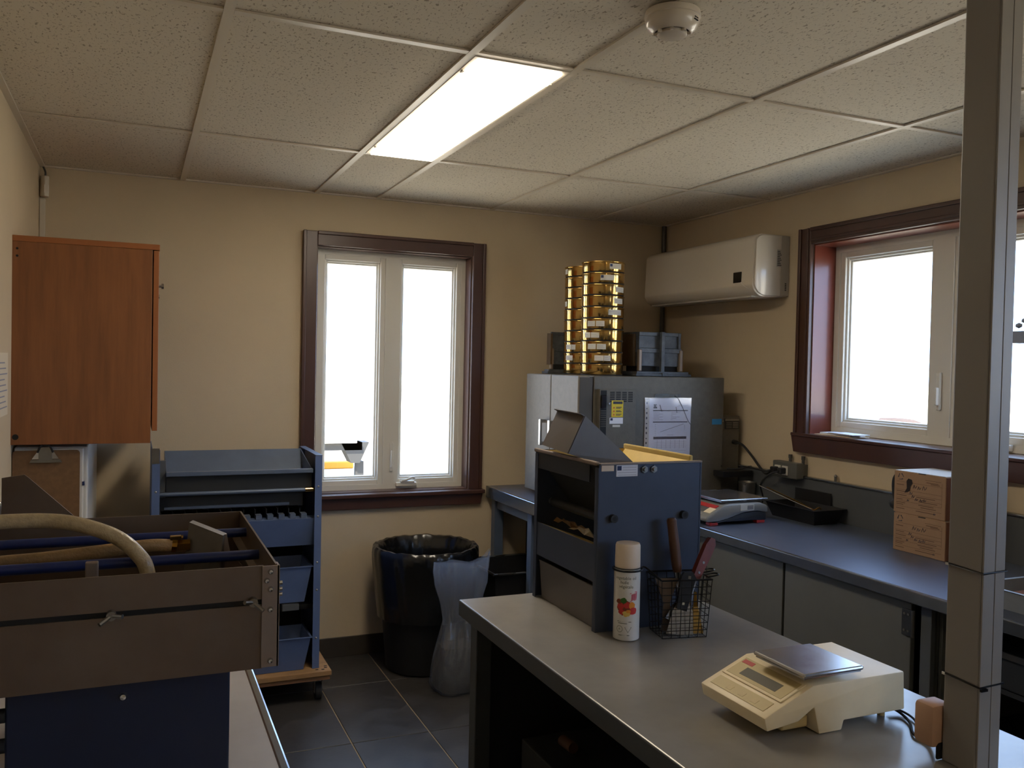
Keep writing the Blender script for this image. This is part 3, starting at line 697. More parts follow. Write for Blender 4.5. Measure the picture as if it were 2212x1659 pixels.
# back-corner legs
ft = thing('counter_frame', 'grey steel leg frame holding up the back corner worktop', 'frame', (1.8, 1.7, 0))
for x, y, w in ((1.55, 2.06, .05), (1.55, 1.60, .05), (1.55, 1.262, .045), (2.50, 2.06, .05), (2.50, 1.29, .05)):
    part(G().box(x, x+w, y, y+w, 0, ZT-.062, bev=.003), 'leg', 'blue_grey', ft)
part(G().box(1.56, 1.60, 1.64, 2.06, ZT-.11, ZT-.062), 'rail', 'grey_metal', ft)
part(G().box(1.75, 1.76, 1.30, 2.10, .02, ZT-.062), 'inner_panel', 'dark_metal', ft)
# cabinets under the right counter
def base_cab(y0, y1, label, doors, hinge=None, open_=False):
    t = thing('base_cabinet', label, 'cabinet', (2.26, (y0+y1)/2, 0), 'grey metal base cabinets')
    part(G().box(1.985, 2.56, y0+.001, y0+.012, .08, ZT-.037), 'side_panel', 'door_grey', t)
    part(G().box(1.985, 2.56, y1-.012, y1-.001, .08, ZT-.037), 'side_panel', 'door_grey', t)
    part(G().box(2.55, 2.56, y0+.012, y1-.012, .08, ZT-.037), 'back_panel', 'dark_metal', t)
    part(G().box(1.985, 2.55, y0+.012, y1-.012, .08, .095), 'bottom_panel', 'dark_metal', t)
    part(G().box(2.02, 2.55, y0+.012, y1-.012, 0, .079), 'plinth', 'black_gap', t)
    part(G().box(1.985, 2.55, y0+.012, y1-.012, .42, .432), 'shelf', 'dark_metal', t)
    for a, b in doors:
        d = part(G().box(1.955, 1.973, a, b, .09, ZT-.045, bev=.002), 'door', 'door_grey', t)
        part(G().box(1.973, 1.984, a+.01, b-.01, .10, ZT-.055), 'door_liner', 'dark_metal', d)
    return t
base_cab(.310, 1.225, 'grey metal base cabinet under the worktop below the red-footed scale', [(.315, .765), (.771, 1.222)])
c2 = base_cab(-.325, .308, 'grey metal base cabinet with a black hinge under the cardboard boxes', [(-.252, .303)])
part(G().box(1.957, 1.975, -.323, -.285, .085, ZT-.045, bev=.002), 'stile', 'grey_metal', c2)
h = part(G().box(1.949, 1.9545, -.262, -.222, .685, .765, bev=.001), 'hinge', 'dark_metal', c2)
part(G().cyl((1.949, -.264, .685), (1.949, -.264, .765), .005, n=10), 'hinge_pin', 'steel', h, smooth=True)
for yy in (-.232, -.247):
    for zz in (.70, .75): part(G().cyl((1.949, yy, zz), (1.9475, yy, zz), .004, n=8), 'hinge_screw', 'steel', h)
base_cab(-1.60, -.327, 'open-fronted dark metal base cabinet beyond the hinged door', [])
base_cab(-3.28, -1.602, 'grey metal base cabinet under the rear end of the worktop', [(-3.27, -2.443), (-2.437, -1.61)])
bx = thing('parts_bin', 'dark metal parts bin on a shelf of the open-fronted cabinet', 'bin', (2.2, -.75, .62))
part(G().box(1.99, 2.45, -1.55, -.36, .62, .72, bev=.003), 'box', 'dark_metal', bx)
part(G().box(1.984, 1.990, -1.55, -.36, .705, .722), 'rim', 'steel', bx)
part(G().box(1.99, 2.5, -1.57, -.345, .605, .618), 'runner_shelf', 'dark_metal', bx)

# oven on the back counter
OX0, OX1, OY0, OY1, OZ0, OZ1 = 1.733, 2.457, 1.35, 1.92, ZT+.012, 1.432
ov = thing('drying_oven', 'large grey laboratory drying oven standing in the back corner', 'oven', (2.08, 1.64, ZT))
part(G().box(OX0, OX1, OY0, OY1, OZ0, OZ1, bev=.004), 'body', 'oven_grey', ov)
for x in (OX0+.03, OX1-.07):
    for y in (OY0+.03, OY1-.07): part(G().box(x, x+.04, y, y+.04, ZT+.0005, OZ0), 'foot', 'rubber', ov)
part(G().box(1.712, OX0, OY0+.012, OY1, OZ0+.01, OZ1-.006), 'door_gasket', 'oven_dark', ov)
for a, b, hy in ((OY0, 1.633, 1.590), (1.637, OY1, 1.690)):
    d = part(G().box(1.653, 1.712, a, b, OZ0+.005, OZ1-.0005, bev=.005), 'door', 'oven_door', ov)
    part(G().box(1.622, 1.632, hy-.011, hy+.011, 1.085, 1.213, bev=.002).box(1.632, 1.653, hy-.009, hy+.009, 1.195, 1.211).box(1.632, 1.653, hy-.009, hy+.009, 1.087, 1.103), 'handle', 'chrome', d)
part(G().box(1.66, 1.725, OY0-.002, OY0+.012, OZ0+.02, OZ1-.008), 'door_edge', 'oven_dark', ov)
cp = part(G().box(1.752, 1.945, OY0-.022, OY0, .95, 1.372, bev=.002), 'control_panel', 'oven_grey', ov)
for c_ in range(4):
    for r_ in range(6):
        part(G().box(1.806+c_*.032, 1.806+c_*.032+.024, OY0-.0228, OY0-.0215, 1.360-r_*.0082-.005, 1.360-r_*.0082), 'vent_slot', 'black_gap', cp)
part(G().box(1.757, 1.788, OY0-.023, OY0-.021, 1.08, 1.366), 'control_strip', 'black_gap', cp)
part(G().box(1.756, 1.782, OY0-.034, OY0-.022, 1.285, 1.345, bev=.002), 'rocker_switch', 'black_gloss', cp)
for k in range(8): part(G().box(1.758, 1.787, OY0-.026, OY0-.022, 1.20+k*.010, 1.205+k*.010), 'strip_rib', 'oven_dark', cp)
lbq = part(G().box(1.815, 1.876, OY0-.0235, OY0-.0222, 1.244, 1.320), 'warning_label', 'yellow_label', cp, label='yellow warning label')
yy = OY0-.0238
g = G().quad((1.822, yy, 1.304), (1.872, yy, 1.304), (1.872, yy, 1.316), (1.822, yy, 1.316))
for k in range(3):
    z = 1.288-k*.016
    for j in range(2): g.quad((1.838, yy, z-j*.005), (1.868-(j+k) % 2*.006, yy, z-j*.005), (1.868-(j+k) % 2*.006, yy, z-j*.005+.0028), (1.838, yy, z-j*.005+.0028))
part(g, 'label_print', 'ink', lbq)
g = G()
for k in range(3): g.bm.faces.new([g.bm.verts.new(c) for c in ((1.822, yy, 1.284-k*.016), (1.832, yy, 1.284-k*.016), (1.827, yy, 1.292-k*.016))])
part(g, 'hazard_signs', 'can_red', lbq)
lw = part(G().box(1.806, 1.876, OY0-.0235, OY0-.0222, 1.213, 1.241), 'calibration_sticker', 'paper', cp)
part(G().quad((1.809, yy, 1.228), (1.822, yy, 1.228), (1.822, yy, 1.239), (1.809, yy, 1.239)), 'sticker_logo', 'navy', lw)
part(G().box(1.822, 1.862, OY0-.0235, OY0-.0222, 1.198, 1.208, bev=.0004), 'small_tag', 'sticker', cp)
part(G().cyl((1.802, OY0-.022, 1.306), (1.802, OY0-.026, 1.306), .004, n=10), 'screw', 'chrome', cp, smooth=True)
part(G().box(1.86, 1.93, OY0-.03, OY0-.022, 1.085, 1.098, bev=.002), 'lower_handle', 'steel', cp)
part(G().box(2.390, 2.446, OY0-.0015, OY0-.0002, 1.204, 1.231), 'blue_tape', 'blue_tape', ov, label='piece of blue tape')
rb = part(G().box(OX1, 2.578, OY0+.03, OY1-.1, OZ0+.02, 1.243, bev=.003), 'junction_compartment', 'oven_grey', ov)
npl = part(G().box(2.488, 2.575, OY0+.0275, OY0+.0300, 1.179, 1.230), 'name_plate', 'dark_metal', rb)
g = G(); yq = OY0+.0272
g.quad((2.489, yq, 1.219), (2.574, yq, 1.219), (2.574, yq, 1.229), (2.489, yq, 1.229))
for k in range(4): g.quad((2.496, yq, 1.184+k*.008), (2.53, yq, 1.184+k*.008), (2.53, yq, 1.187+k*.008), (2.496, yq, 1.187+k*.008)).quad((2.535, yq, 1.184+k*.008), (2.57, yq, 1.184+k*.008), (2.57, yq, 1.1885+k*.008), (2.535, yq, 1.1885+k*.008))
part(g, 'plate_print', 'steel', npl)
for z in (1.22, 1.00): part(G().cyl((2.452, OY0, z), (2.452, OY0-.003, z), .0035, n=8), 'screw', 'chrome', ov)
part(G().cyl((2.545, OY0+.03, 1.115), (2.545, OY0+.01, 1.113), .012, n=12), 'cable_gland', 'rubber', rb, smooth=True)
part(G().tube([(2.545, OY0+.012, 1.113), (2.552, OY0-.03, 1.105), (2.560, OY0-.09, 1.06), (2.563, OY0-.15, 1.01), (2.563, 1.15, .985), (2.562, 1.10, 1.018)], .006, 8), 'power_cord', 'rubber', rb, smooth=True)
# test sheet in plastic sleeve on the oven
sv = thing('test_sheet', 'printed test report sheet in a clear plastic sleeve taped to the oven', 'document', (2.13, OY0-.004, 1.053))
y1_ = OY0-.004
part(G().box(2.030, 2.262, y1_, y1_+.001, 1.056, 1.331), 'paper_sheet', 'paper', sv)
part(G().box(2.006, 2.030, y1_, y1_+.001, 1.050, 1.322), 'punched_strip', 'sticker', sv)
for k in range(11): part(G().box(2.012, 2.019, y1_-.0006, y1_-.0001, 1.068+k*.0235, 1.068+k*.0235+(.010 if k % 3 else .005)), 'punch_hole', 'ink', sv)
g = G(); yp = y1_-.0005
def hb(x0, x1, z0, z1): g.quad((x0, yp, z0), (x1, yp, z0), (x1, yp, z1), (x0, yp, z1))
hb(2.050, 2.245, 1.270, 1.275); hb(2.050, 2.245, 1.216, 1.2205); hb(2.055, 2.240, 1.072+.065, 1.072+.077)
part(g, 'print_bars', 'ink', sv); g = G()
for k in range(6):
    hb(2.052, 2.085+.02*(k % 2), 1.262-k*.0068, 1.2635-k*.0068); hb(2.15, 2.20-.02*(k % 3), 1.262-k*.0068, 1.2635-k*.0068)
hb(2.19, 2.245, 1.297, 1.2985); hb(2.185, 2.235, 1.290, 1.2915); hb(2.13, 2.165, 1.1555, 1.157)
for k in range(7): hb(2.062, 2.068, 1.205-k*.010, 1.2065-k*.010)
for k in range(7): hb(2.075+k*.025, 2.0765+k*.025, 1.092, 1.133)
for k in range(4): hb(2.06, 2.24, 1.098+k*.008, 1.0987+k*.008)
hb(2.055, 2.24, 1.082, 1.0827); hb(2.228, 2.2295, 1.18, 1.205)
part(g, 'print_lines', 'ink_soft', sv); g = G()
g.quad((2.092, yp, 1.172), (2.093, yp, 1.1708), (2.223, yp, 1.2080), (2.222, yp, 1.2092))
for q in ((2.052, 2.070, 1.298, 1.302), (2.052, 2.072, 1.283, 1.290), (2.054, 2.066, 1.291, 1.297)): hb(*q)
part(g, 'print_graph', 'ink', sv)
part(G().box(2.002, 2.264, y1_-.0022, y1_-.0018, 1.046, 1.334), 'plastic_sleeve', thin_clear('sleeve', (.97, .97, .99), .10, .02, .12), sv)
g = G()
for pts in ([(2.165, 1.345), (2.19, 1.325), (2.222, 1.27), (2.245, 1.225), (2.262, 1.205)], [(2.085, 1.30), (2.092, 1.28), (2.096, 1.268)], [(2.175, 1.29), (2.182, 1.262)], [(2.11, 1.085), (2.13, 1.075)], [(2.195, 1.315), (2.205, 1.30)]):
    g.tube([(a, y1_-.003, b) for a, b in pts], .0013, 6)
part(g, 'sleeve_creases', 'chrome', sv, smooth=True)
part(G().box(2.06, 2.20, y1_-.0008, y1_+.003, 1.331, 1.352), 'tape', thin_clear('tape_clear', (.80, .80, .78), .04, .02, .5), sv)

# brass sieves
def sieve(cx, cy, z, stickers, label, group, proto={}):
    t = thing('test_sieve', label, 'sieve', (cx, cy, z), group)
    if 'm' not in proto:
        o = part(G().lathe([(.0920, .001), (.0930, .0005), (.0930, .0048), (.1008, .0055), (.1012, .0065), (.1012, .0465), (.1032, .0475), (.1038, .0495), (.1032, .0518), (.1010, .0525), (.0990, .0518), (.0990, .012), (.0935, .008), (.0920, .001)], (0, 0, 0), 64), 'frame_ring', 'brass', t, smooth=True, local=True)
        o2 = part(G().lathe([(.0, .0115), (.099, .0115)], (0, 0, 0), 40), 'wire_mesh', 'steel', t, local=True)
        o3 = part(G().lathe([(.0960, .0002), (.0985, .0002), (.0985, .0052), (.0960, .0052)], (0, 0, 0), 48), 'groove_shade', mat('groove_dark', '#1d140a', .7), t, local=True)  # near-black ring painted in as the shadow line between stacked sieves
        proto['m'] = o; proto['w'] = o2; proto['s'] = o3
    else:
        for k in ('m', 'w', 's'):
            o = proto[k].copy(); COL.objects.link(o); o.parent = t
    for a0, a1, blue in stickers:
        s = part(G().lathe([(.1017, .0155), (.1017, .0405)], (0, 0, 0), 8, math.radians(a0), math.radians(a1)), 'label_sticker', 'sticker', t, local=True, smooth=True)
        if blue:
            part(G().lathe([(.1020, .026), (.1020, .038)], (0, 0, 0), 4, math.radians(a0+1), math.radians(a0+8)), 'sticker_logo', 'navy', s, local=True)
        else:
            g = G()
            for k in range(2): g.lathe([(.1020, .022+k*.008), (.1020, .0232+k*.008)], (0, 0, 0), 4, math.radians(a0+2), math.radians(a1-3-4*k))
            part(g, 'sticker_print', 'ink_soft', s, local=True)
    return t
F = (1.852, 1.50); K = (1.880, 1.735)
FA = math.degrees(math.atan2(-2.166-F[1], -.193-F[0])); KA = math.degrees(math.atan2(-2.166-K[1], -.193-K[0]))
def ang(base, cx, hw, a, b):
    f = lambda v: base+math.degrees(math.asin(max(-.97, min(.97, (v-cx)/hw))))
    return f(a), f(b)
front = {0: [(695, 765, 1)], 1: [(640, 722, 1)], 2: [(735, 783, 0)], 3: [(727, 778, 0)], 4: [(693, 770, 0)], 5: [(567, 612, 0), (618, 670, 0)], 6: [(552, 585, 0), (588, 640, 0)], 7: [(573, 622, 0), (627, 683, 0)], 8: [(613, 670, 0), (672, 712, 0)]}
back = {0: [(429, 448, 0)], 3: [(425, 446, 0)], 7: [(448, 478, 0), (480, 505, 0)], 8: [(448, 490, 0)]}
words = ['bottom', 'second from the bottom', 'third from the bottom', 'fourth from the bottom', 'fifth from the bottom', 'fifth from the top', 'fourth from the top', 'third from the top', 'second from the top', 'top']
ZS = OZ1+.0005
for i in range(10):
    for (c_, tbl, base, cx, hw, where) in ((F, front, FA, 657, 133, 'front stack on the oven'), (K, back, KA, 556, 126, 'stack nearer the back wall')):
        st = [(*ang(base, cx, hw, a, b), bl) for a, b, bl in tbl.get(9-i, [])]
        w_ = words[i]
        sieve(c_[0]+random.uniform(-.0012, .0012), c_[1]+random.uniform(-.0012, .0012), ZS+i*.0536, st, 'brass test sieve, %s of the %s' % (w_, where), 'brass sieves stacked on the oven')
# concrete moulds
def mould(x0, x1, y0, y1, label):
    t = thing('cube_mould', label, 'mould', ((x0+x1)/2, (y0+y1)/2, ZS), 'steel moulds on the oven')
    z = ZS+.0005; cx = (x0+x1)/2; wx = x1-x0
    part(G().box(x0, x1, y0, y1, z, z+.012, bev=.002).box(x0+.01, x1-.01, y0+.01, y1-.01, z+.012, z+.022), 'base_plate', 'mould_grey', t)
    bx0, bx1 = x0+.035, x1-.035
    part(G().box(bx0+.006, bx1-.006, y0+.045, y1-.03, z+.048, z+.116, bev=.002), 'lower_block', 'mould_grey', t)
    part(G().box(bx0+.004, bx1-.010, y0+.045, y1-.03, z+.136, z+.206, bev=.002), 'upper_block', 'mould_grey', t)
    part(G().box(bx0, bx1, y0+.036, y1-.02, z+.114, z+.136, bev=.002), 'lower_flange', 'mould_grey', t)
    part(G().box(bx0, bx1-.004, y0+.036, y1-.02, z+.196, z+.214, bev=.002), 'upper_flange', 'mould_grey', t)
    part(G().box(bx0+.01, bx1-.01, y0+.06, y1-.05, z+.022, z+.048), 'core', 'black_gap', t)
    for xx in (bx0-.004, bx1-.014): part(G().box(xx, xx+.020, y0+.03, y0+.05, z+.022, z+.130, bev=.005), 'end_post', 'angle_steel', t)
    part(G().box(bx1-.022, bx1-.008, y0+.032, y0+.046, z+.134, z+.212, bev=.003), 'upper_post', 'mould_grey', t)
    part(G().box(cx-.012, cx+.012, y0-.004, y0+.030, z, z+.018, bev=.002).box(cx-.010, cx+.010, y0+.012, y0+.030, z+.018, z+.216, bev=.002), 'clamp_bar', 'mould_grey', t)
    part(G().box(x0+.028, bx0+.003, y0+.07, y1-.04, z+.048, z+.205, bev=.002), 'side_plate', 'mould_brown', t)
mould(2.010, 2.325, 1.44, 1.66, 'grey steel two-tier mould beside the front sieve stack, away from the window')
mould(1.735, 1.985+.03, 1.845, 1.915, 'grey steel two-tier mould behind the rear sieve stack near the back wall')

# AC unit
ac = thing('air_conditioner', 'white wall-mounted air conditioner above the oven', 'air conditioner', (2.5, 1.55, 1.82))
AY0, AY1 = 1.09, 2.02
def arc(cx, cz, r, a0, a1, n=7, rx=None):
    return [(cx+(rx or r)*math.cos(math.radians(a0+(a1-a0)*k/n)), cz+r*math.sin(math.radians(a0+(a1-a0)*k/n))) for k in range(n+1)]
prof = [(2.608, 2.104)]+arc(2.455, 2.060, .044, 90, 165)+arc(2.475, 1.885, .072, 195, 265)+[(2.608, 1.818)]
pr = [(u, v) for u, v in prof]
part(G().prism(pr, 1, AY0+.006, AY1, bev=.004), 'housing', 'ac_white', ac, smooth=True)
pe = [(2.606, 2.101)]+arc(2.458, 2.057, .040, 90, 165)+arc(2.478, 1.887, .068, 195, 265)+[(2.606, 1.821)]
part(G().prism(pe, 1, AY0-.004, AY0+.006, bev=.003), 'end_cap', 'ac_white', ac, smooth=True)
part(G().box(2.560, 2.607, AY0-.006, AY0-.003, 1.822, 2.100, bev=.001), 'end_strip', 'ac_grey', ac)
part(G().box(2.409, 2.4125, AY0+.01, AY1-.02, 1.884, 1.887), 'flap_seam', 'pipe_grey', ac)
part(G().box(2.404, 2.4125, 1.175, 1.235, 1.882, 1.932, bev=.002), 'display_window', 'black_gloss', ac)
part(G().tube([(2.405, 1.178, 1.884), (2.404, 1.15, 1.862), (2.412, 1.12, 1.848), (2.425, 1.09, 1.845)], .0012, 6), 'sensor_wire', 'sticker', ac, smooth=True)
part(G().box(2.535, 2.562, AY0-.0065, AY0-.0035, 1.955, 2.035), 'rating_label', 'ac_grey', ac)
g = G()
for k in range(9): g.box(2.537, 2.560-(k*7 % 3)*.004, AY0-.0072, AY0-.0066, 1.960+k*.008, 1.964+k*.008)
part(g, 'label_print', 'pipe_grey', ac)
for k in range(5): part(G().box(2.584, 2.592, AY0-.0075, AY0-.0058, 1.846+k*.0075, 1.850+k*.0075), 'vent_slot', 'black_gap', ac)
part(G().box(2.4085, 2.4105, 1.90, 1.935, 1.897, 1.902), 'brand_mark', 'pipe_grey', ac)
part(G().box(2.43, 2.50, AY0+.04, AY1-.04, 1.812, 1.820), 'air_flap', 'ac_grey', ac)
solo(G().cyl((2.588, 2.118, 1.0005), (2.588, 2.118, 2.285), .013, n=14), 'drain_pipe', 'pipe_grey', 'dark grey pipe running down the corner behind the air conditioner', 'pipe', smooth=True)
part(G().cyl((2.588, 2.118, 2.06), (2.588, 2.118, 2.075), .017, n=14), 'coupling', 'steel', bpy.data.objects['drain_pipe'], smooth=True)

# items on right counter
# red-footed scale
s2 = thing('bench_scale', 'grey digital bench scale with steel pan and red feet on the right worktop', 'scale', (2.12, .92, ZT))
zb = ZT
part(G().prism([(1.955, zb+.028), (1.960, zb+.040), (2.045, zb+.082), (2.075, zb+.088), (2.235, zb+.088), (2.272, zb+.075), (2.275, zb+.045), (2.225, zb+.054), (2.15, zb+.050), (2.07, zb+.028), (2.02, zb+.018), (1.965, zb+.018)], 1, .785, 1.075, bev=.006), 'body', 'scale_grey', s2, smooth=True)
part(G().prism([(1.985, zb+.012), (2.02, zb+.016), (2.07, zb+.026), (2.15, zb+.048), (2.225, zb+.052), (2.27, zb+.043), (2.27, zb+.012), (2.20, zb+.014), (2.10, zb+.014)], 1, .792, 1.068, bev=.004), 'underbody', 'scale_dark', s2, smooth=True)
for x in (1.985, 2.225):
    for y in (.795, 1.035): part(G().box(x, x+.042, y, y+.030, zb+.0005, zb+.014, bev=.003), 'foot', 'red', s2, label='red foot')
part(G().box(2.040, 2.285, .800, 1.070, zb+.098, zb+.105, bev=.003).box(2.05, 2.275, .81, 1.06, zb+.092, zb+.098), 'weighing_pan', 'plate_steel', s2)
part(G().box(2.12, 2.20, .89, .98, zb+.086, zb+.094), 'pan_support', 'scale_dark', s2)
sl = math.atan2(.042, .085)
M = Matrix.Translation((1.9605, 0, zb+.0405)) @ Matrix.Rotation(-sl, 4, 'Y')
part(G().box(.062, .085, .805, 1.055, .0004, .0022, M=M), 'brand_strip', 'red', s2)
part(G().box(.028, .060, .84, 1.04, .0004, .0022, M=M), 'display', 'lcd', s2)
part(G().box(.026, .062, .795, .838, .0004, .0026, M=M), 'yellow_tag', 'cream', s2)
for k in range(4): part(G().box(.006, .016, .83+k*.055, .86+k*.055, .0004, .0024, M=M), 'button', 'ac_grey', s2)
part(G().box(2.13, 2.20, .7838, .7848, zb+.058, zb+.084), 'rating_plate', 'sticker', s2)
g = G()
for k in range(3): g.box(2.165, 2.195, .7830, .7837, zb+.063+k*.006, zb+.066+k*.006)
part(g, 'plate_print', 'ink', s2)
# metal cup
mc = thing('metal_cup', 'small plain metal cup standing behind the red-footed scale', 'cup', (2.50, 1.28, ZT))
part(G().lathe([(0, 0), (.036, 0), (.038, .004), (.040, .100), (.042, .102), (.040, .104), (.0385, .100), (.036, .006), (0, .005)], (2.535, 1.255, ZT+.0005), 32), 'cup_wall', 'steel', mc, smooth=True)
# black tray with trowel/tongs
tr = thing('black_tray', 'black plastic tray against the backsplash next to the scale', 'tray', (2.49, .80, ZT))
pan(tr, 2.405, 2.572, .655, .96, ZT+.0005, ZT+.065, .022, 'black_plastic', 'tray_shell', .006)
part(G().prism([(2.575, ZT+.066), (2.575, ZT+.118), (2.571, ZT+.118), (2.571, ZT+.066)], 1, .74, .96), 'tray_back', 'black_plastic', tr)
tg = thing('sample_tongs', 'thin metal tongs sticking out of the black tray', 'tongs', (2.46, .83, ZT+.03))
part(G().tube([(2.47, .735, ZT+.055), (2.44, .86, ZT+.085), (2.40, 1.00, ZT+.125)], .0022, 6), 'arm', 'chrome', tg, smooth=True)
part(G().tube([(2.475, .735, ZT+.055), (2.455, .86, ZT+.088), (2.425, .98, ZT+.120)], .0022, 6), 'arm', 'brass_dark', tg, smooth=True)
part(G().tube([(2.47, .735, ZT+.055), (2.472, .722, ZT+.058), (2.485, .715, ZT+.066), (2.495, .712, ZT+.060)], .003, 8), 'hinge', 'brass_dark', tg, smooth=True)
# junction box on splash
jb = thing('outlet_box', 'grey metal outlet box with black plugs on top of the backsplash', 'outlet', (2.59, 1.0, .985))
part(G().box(2.535, 2.577, .915, 1.075, .985, 1.058, bev=.004), 'box', 'door_grey', jb)
part(G().box(2.5765, 2.609, .925, 1.065, 1.001, 1.05), 'mount', 'door_grey', jb)
for y in (1.035, .985):
    part(G().box(2.527, 2.535, y-.018, y+.018, .998, 1.040, bev=.002), 'socket_plate', 'sticker', jb)
    part(G().box(2.495, 2.5275, y-.013, y+.013, 1.005, 1.033, bev=.005), 'plug', 'rubber', jb)
for y in (.935, 1.02): part(G().cyl((2.59, y, 1.05), (2.59, y, 1.085), .007, n=10).cyl((2.59, y, 1.072), (2.59, y, 1.088), .009, n=10), 'conduit_stub', 'pipe_grey', jb, smooth=True)
solo(G().tube([(2.495, 1.035, 1.018), (2.47, 1.06, 1.012), (2.48, 1.16, 1.015), (2.54, 1.24, 1.008), (2.52, 1.30, .990), (2.47, 1.33, .989)], .004, 8), 'black_cable', 'rubber', 'black cable looping from the outlet box behind the oven', 'cable', smooth=True)
solo(G().tube([(2.495, .985, 1.018), (2.45, 1.00, 1.00), (2.44, 1.04, .95), (2.48, 1.07, .88), (2.43, 1.05, ZT+.008), (2.34, 1.08, ZT+.006), (2.30, 1.06, ZT+.012), (2.277, 1.02, ZT+.03)], .004, 8), 'scale_cable', 'rubber', 'black cable dropping from the outlet box to the red-footed scale', 'cable', smooth=True)
solo(G().cyl((2.592, .735, 1.0005), (2.592, .735, 1.018), .006, n=10).ball((2.592, .735, 1.022), .008), 'splash_stud', 'steel', 'small steel stud standing on the backsplash cap', 'stud', smooth=True)
# dark tray at back splash corner: control rail
solo(G().box(2.40, 2.575, 1.265, 1.345, .955, .984, bev=.003), 'cable_tray', 'black_plastic', 'short black cable tray between the oven and the backsplash', 'cable tray')
solo(G().tube([(2.30, -.165, ZT+.002), (2.315, -.15, ZT+.003), (2.33, -.165, ZT+.003), (2.315, -.18, ZT+.002)], .0018, 6, 6, closed=True), 'wire_ring', 'black_wire', 'thin black wire ring lying on the right worktop', 'ring', smooth=True)

# cardboard boxes
def carton(x0, x1, y0, y1, z0, z1, label, top=False, dx=0):
    t = thing('cardboard_box', label, 'box', ((x0+x1)/2, (y0+y1)/2, z0), 'cardboard boxes on the worktop')
    part(G().box(x0, x1, y0, y1, z0, z1-.002, bev=.002), 'carton', 'card', t)
    part(G().box(x0+.002, x1, y0+.002, y1-.002, z1-.0025, z1, bev=.0008), 'lid_flap', 'card_white' if top else 'card', t)
    part(G().box(x0+.002, x1-.002, y0-.0012, y0-.0002, z0+.002, z1-.004), 'end_flap', 'card_side', t)
    f = lambda u, v: (x0-.0008, y1-u, z0+v)        # face: u from far edge, v up
    H = z1-z0; Lw = y1-y0
    g = G()
    def bar(u0, u1, v0, v1): g.quad(f(u0, v0), f(u1, v0), f(u1, v1), f(u0, v1))
    for v in (.105, .078, .066, .052, .040, .022): bar(.010, Lw-.014, v*H/.142, v*H/.142+.0009)
    bar(Lw-.085, Lw-.018, .121*H/.142, .1222*H/.142); bar(Lw-.015, Lw-.014, .045, .118*H/.142)
    for k, (u0, u1, v) in enumerate(((.012, .045, .094), (.012, .05, .072), (.012, .058, .059), (.012, .04, .045), (.012, .052, .034), (.012, .044, .028), (.012, .05, .014), (.10, .18, .060), (.11, .19, .046), (.11, .175, .035), (.12, .185, .028), (.10, .18, .014), (Lw-.08, Lw-.03, .113), (Lw-.062, Lw-.024, .109))):
        bar(u0, u1, v*H/.142, v*H/.142+.0022)
    part(g, 'printed_lines', 'card_ink', t)
    g = G()   # hand lettering, as blurred strokes
    for k, (u, v, s) in enumerate(((.085, .088, .016), (.105, .086, .014), (.125, .087, .018), (.070, .066, .012), (.080, .056, .012), (.095, .048, .012), (.115, .047, .012), (.13, .049, .012), (.06, .042, .008), (.175, .012, .008))):
        v = v*H/.142; p = [f(u, v), f(u+s*.3, v+s*.8), f(u+s*.6, v+s*.1), f(u+s, v+s*.7)]
        g.tube([(q[0]+.0004, q[1], q[2]) for q in p], .0008, 5, 3)
    part(g, 'marker_writing', 'ink', t)
    cu, cv = .030, .122*H/.142; g = G()
    for k in range(3):
        a = math.radians(90+120*k); b = math.radians(90+120*(k+1))
        p = [(cu+.012*math.cos(a+.5), cv+.012*math.sin(a+.5)), (cu+.012*math.cos(b-.35), cv+.012*math.sin(b-.35))]
        g.tube([(x0-.0004, y1-u, z0+v) for u, v in p], .0012, 5, 1)
        g.tube([(x0-.0004, y1-u, z0+v) for u, v in (p[1], (p[1][0]*.75+cu*.25, p[1][1]*.75+cv*.25))], .0018, 5, 1)
    part(g, 'recycling_mark', 'ink', t)
    part(G().box(x0-.0006, x0+.004, y0+.085, y0+.115, z1-.004, z1-.001), 'hand_slot', 'black_gap', t)
    return t, f
carton(2.372, 2.565, -.012, .212, ZT+.0005, .9665, 'lower cardboard box of the pair stacked against the right wall')
t, f = carton(2.374, 2.565, -.006, .216, .967, 1.120, 'upper cardboard box with a dark scorch mark and white lid', True)
g = G()
pts = [(.048, .075), (.058, .092), (.056, .118), (.064, .128), (.080, .125), (.083, .112), (.074, .100), (.072, .086), (.062, .078)]
g.bm.faces.new([g.bm.verts.new((2.3728, .216-u, .967+v)) for u, v in pts])
part(g, 'scorch_mark', 'scorch', t)
solo(G().tube([(2.43, .232, 1.112), (2.41, .246, 1.08), (2.41, .244, 1.02), (2.42, .236, .985)], .010, 10).ball((2.42, .250, .985), .022, 2, (1, 1, .9)), 'black_strap', 'rubber', 'black strap hanging beside the upper cardboard box', 'strap', smooth=True)
# soil tray right of the pole
stt = thing('soil_tray', 'large steel tray of reddish brown soil on the right worktop', 'tray', (2.25, -.75, ZT))
pan(stt, 2.00, 2.50, -1.08, -.435, ZT+.0005, ZT+.06, .02, 'steel', 'tray_shell', .008)
part(G().box(2.03, 2.47, -1.05, -.465, ZT+.012, ZT+.035, bev=.006), 'soil', 'soil', stt)
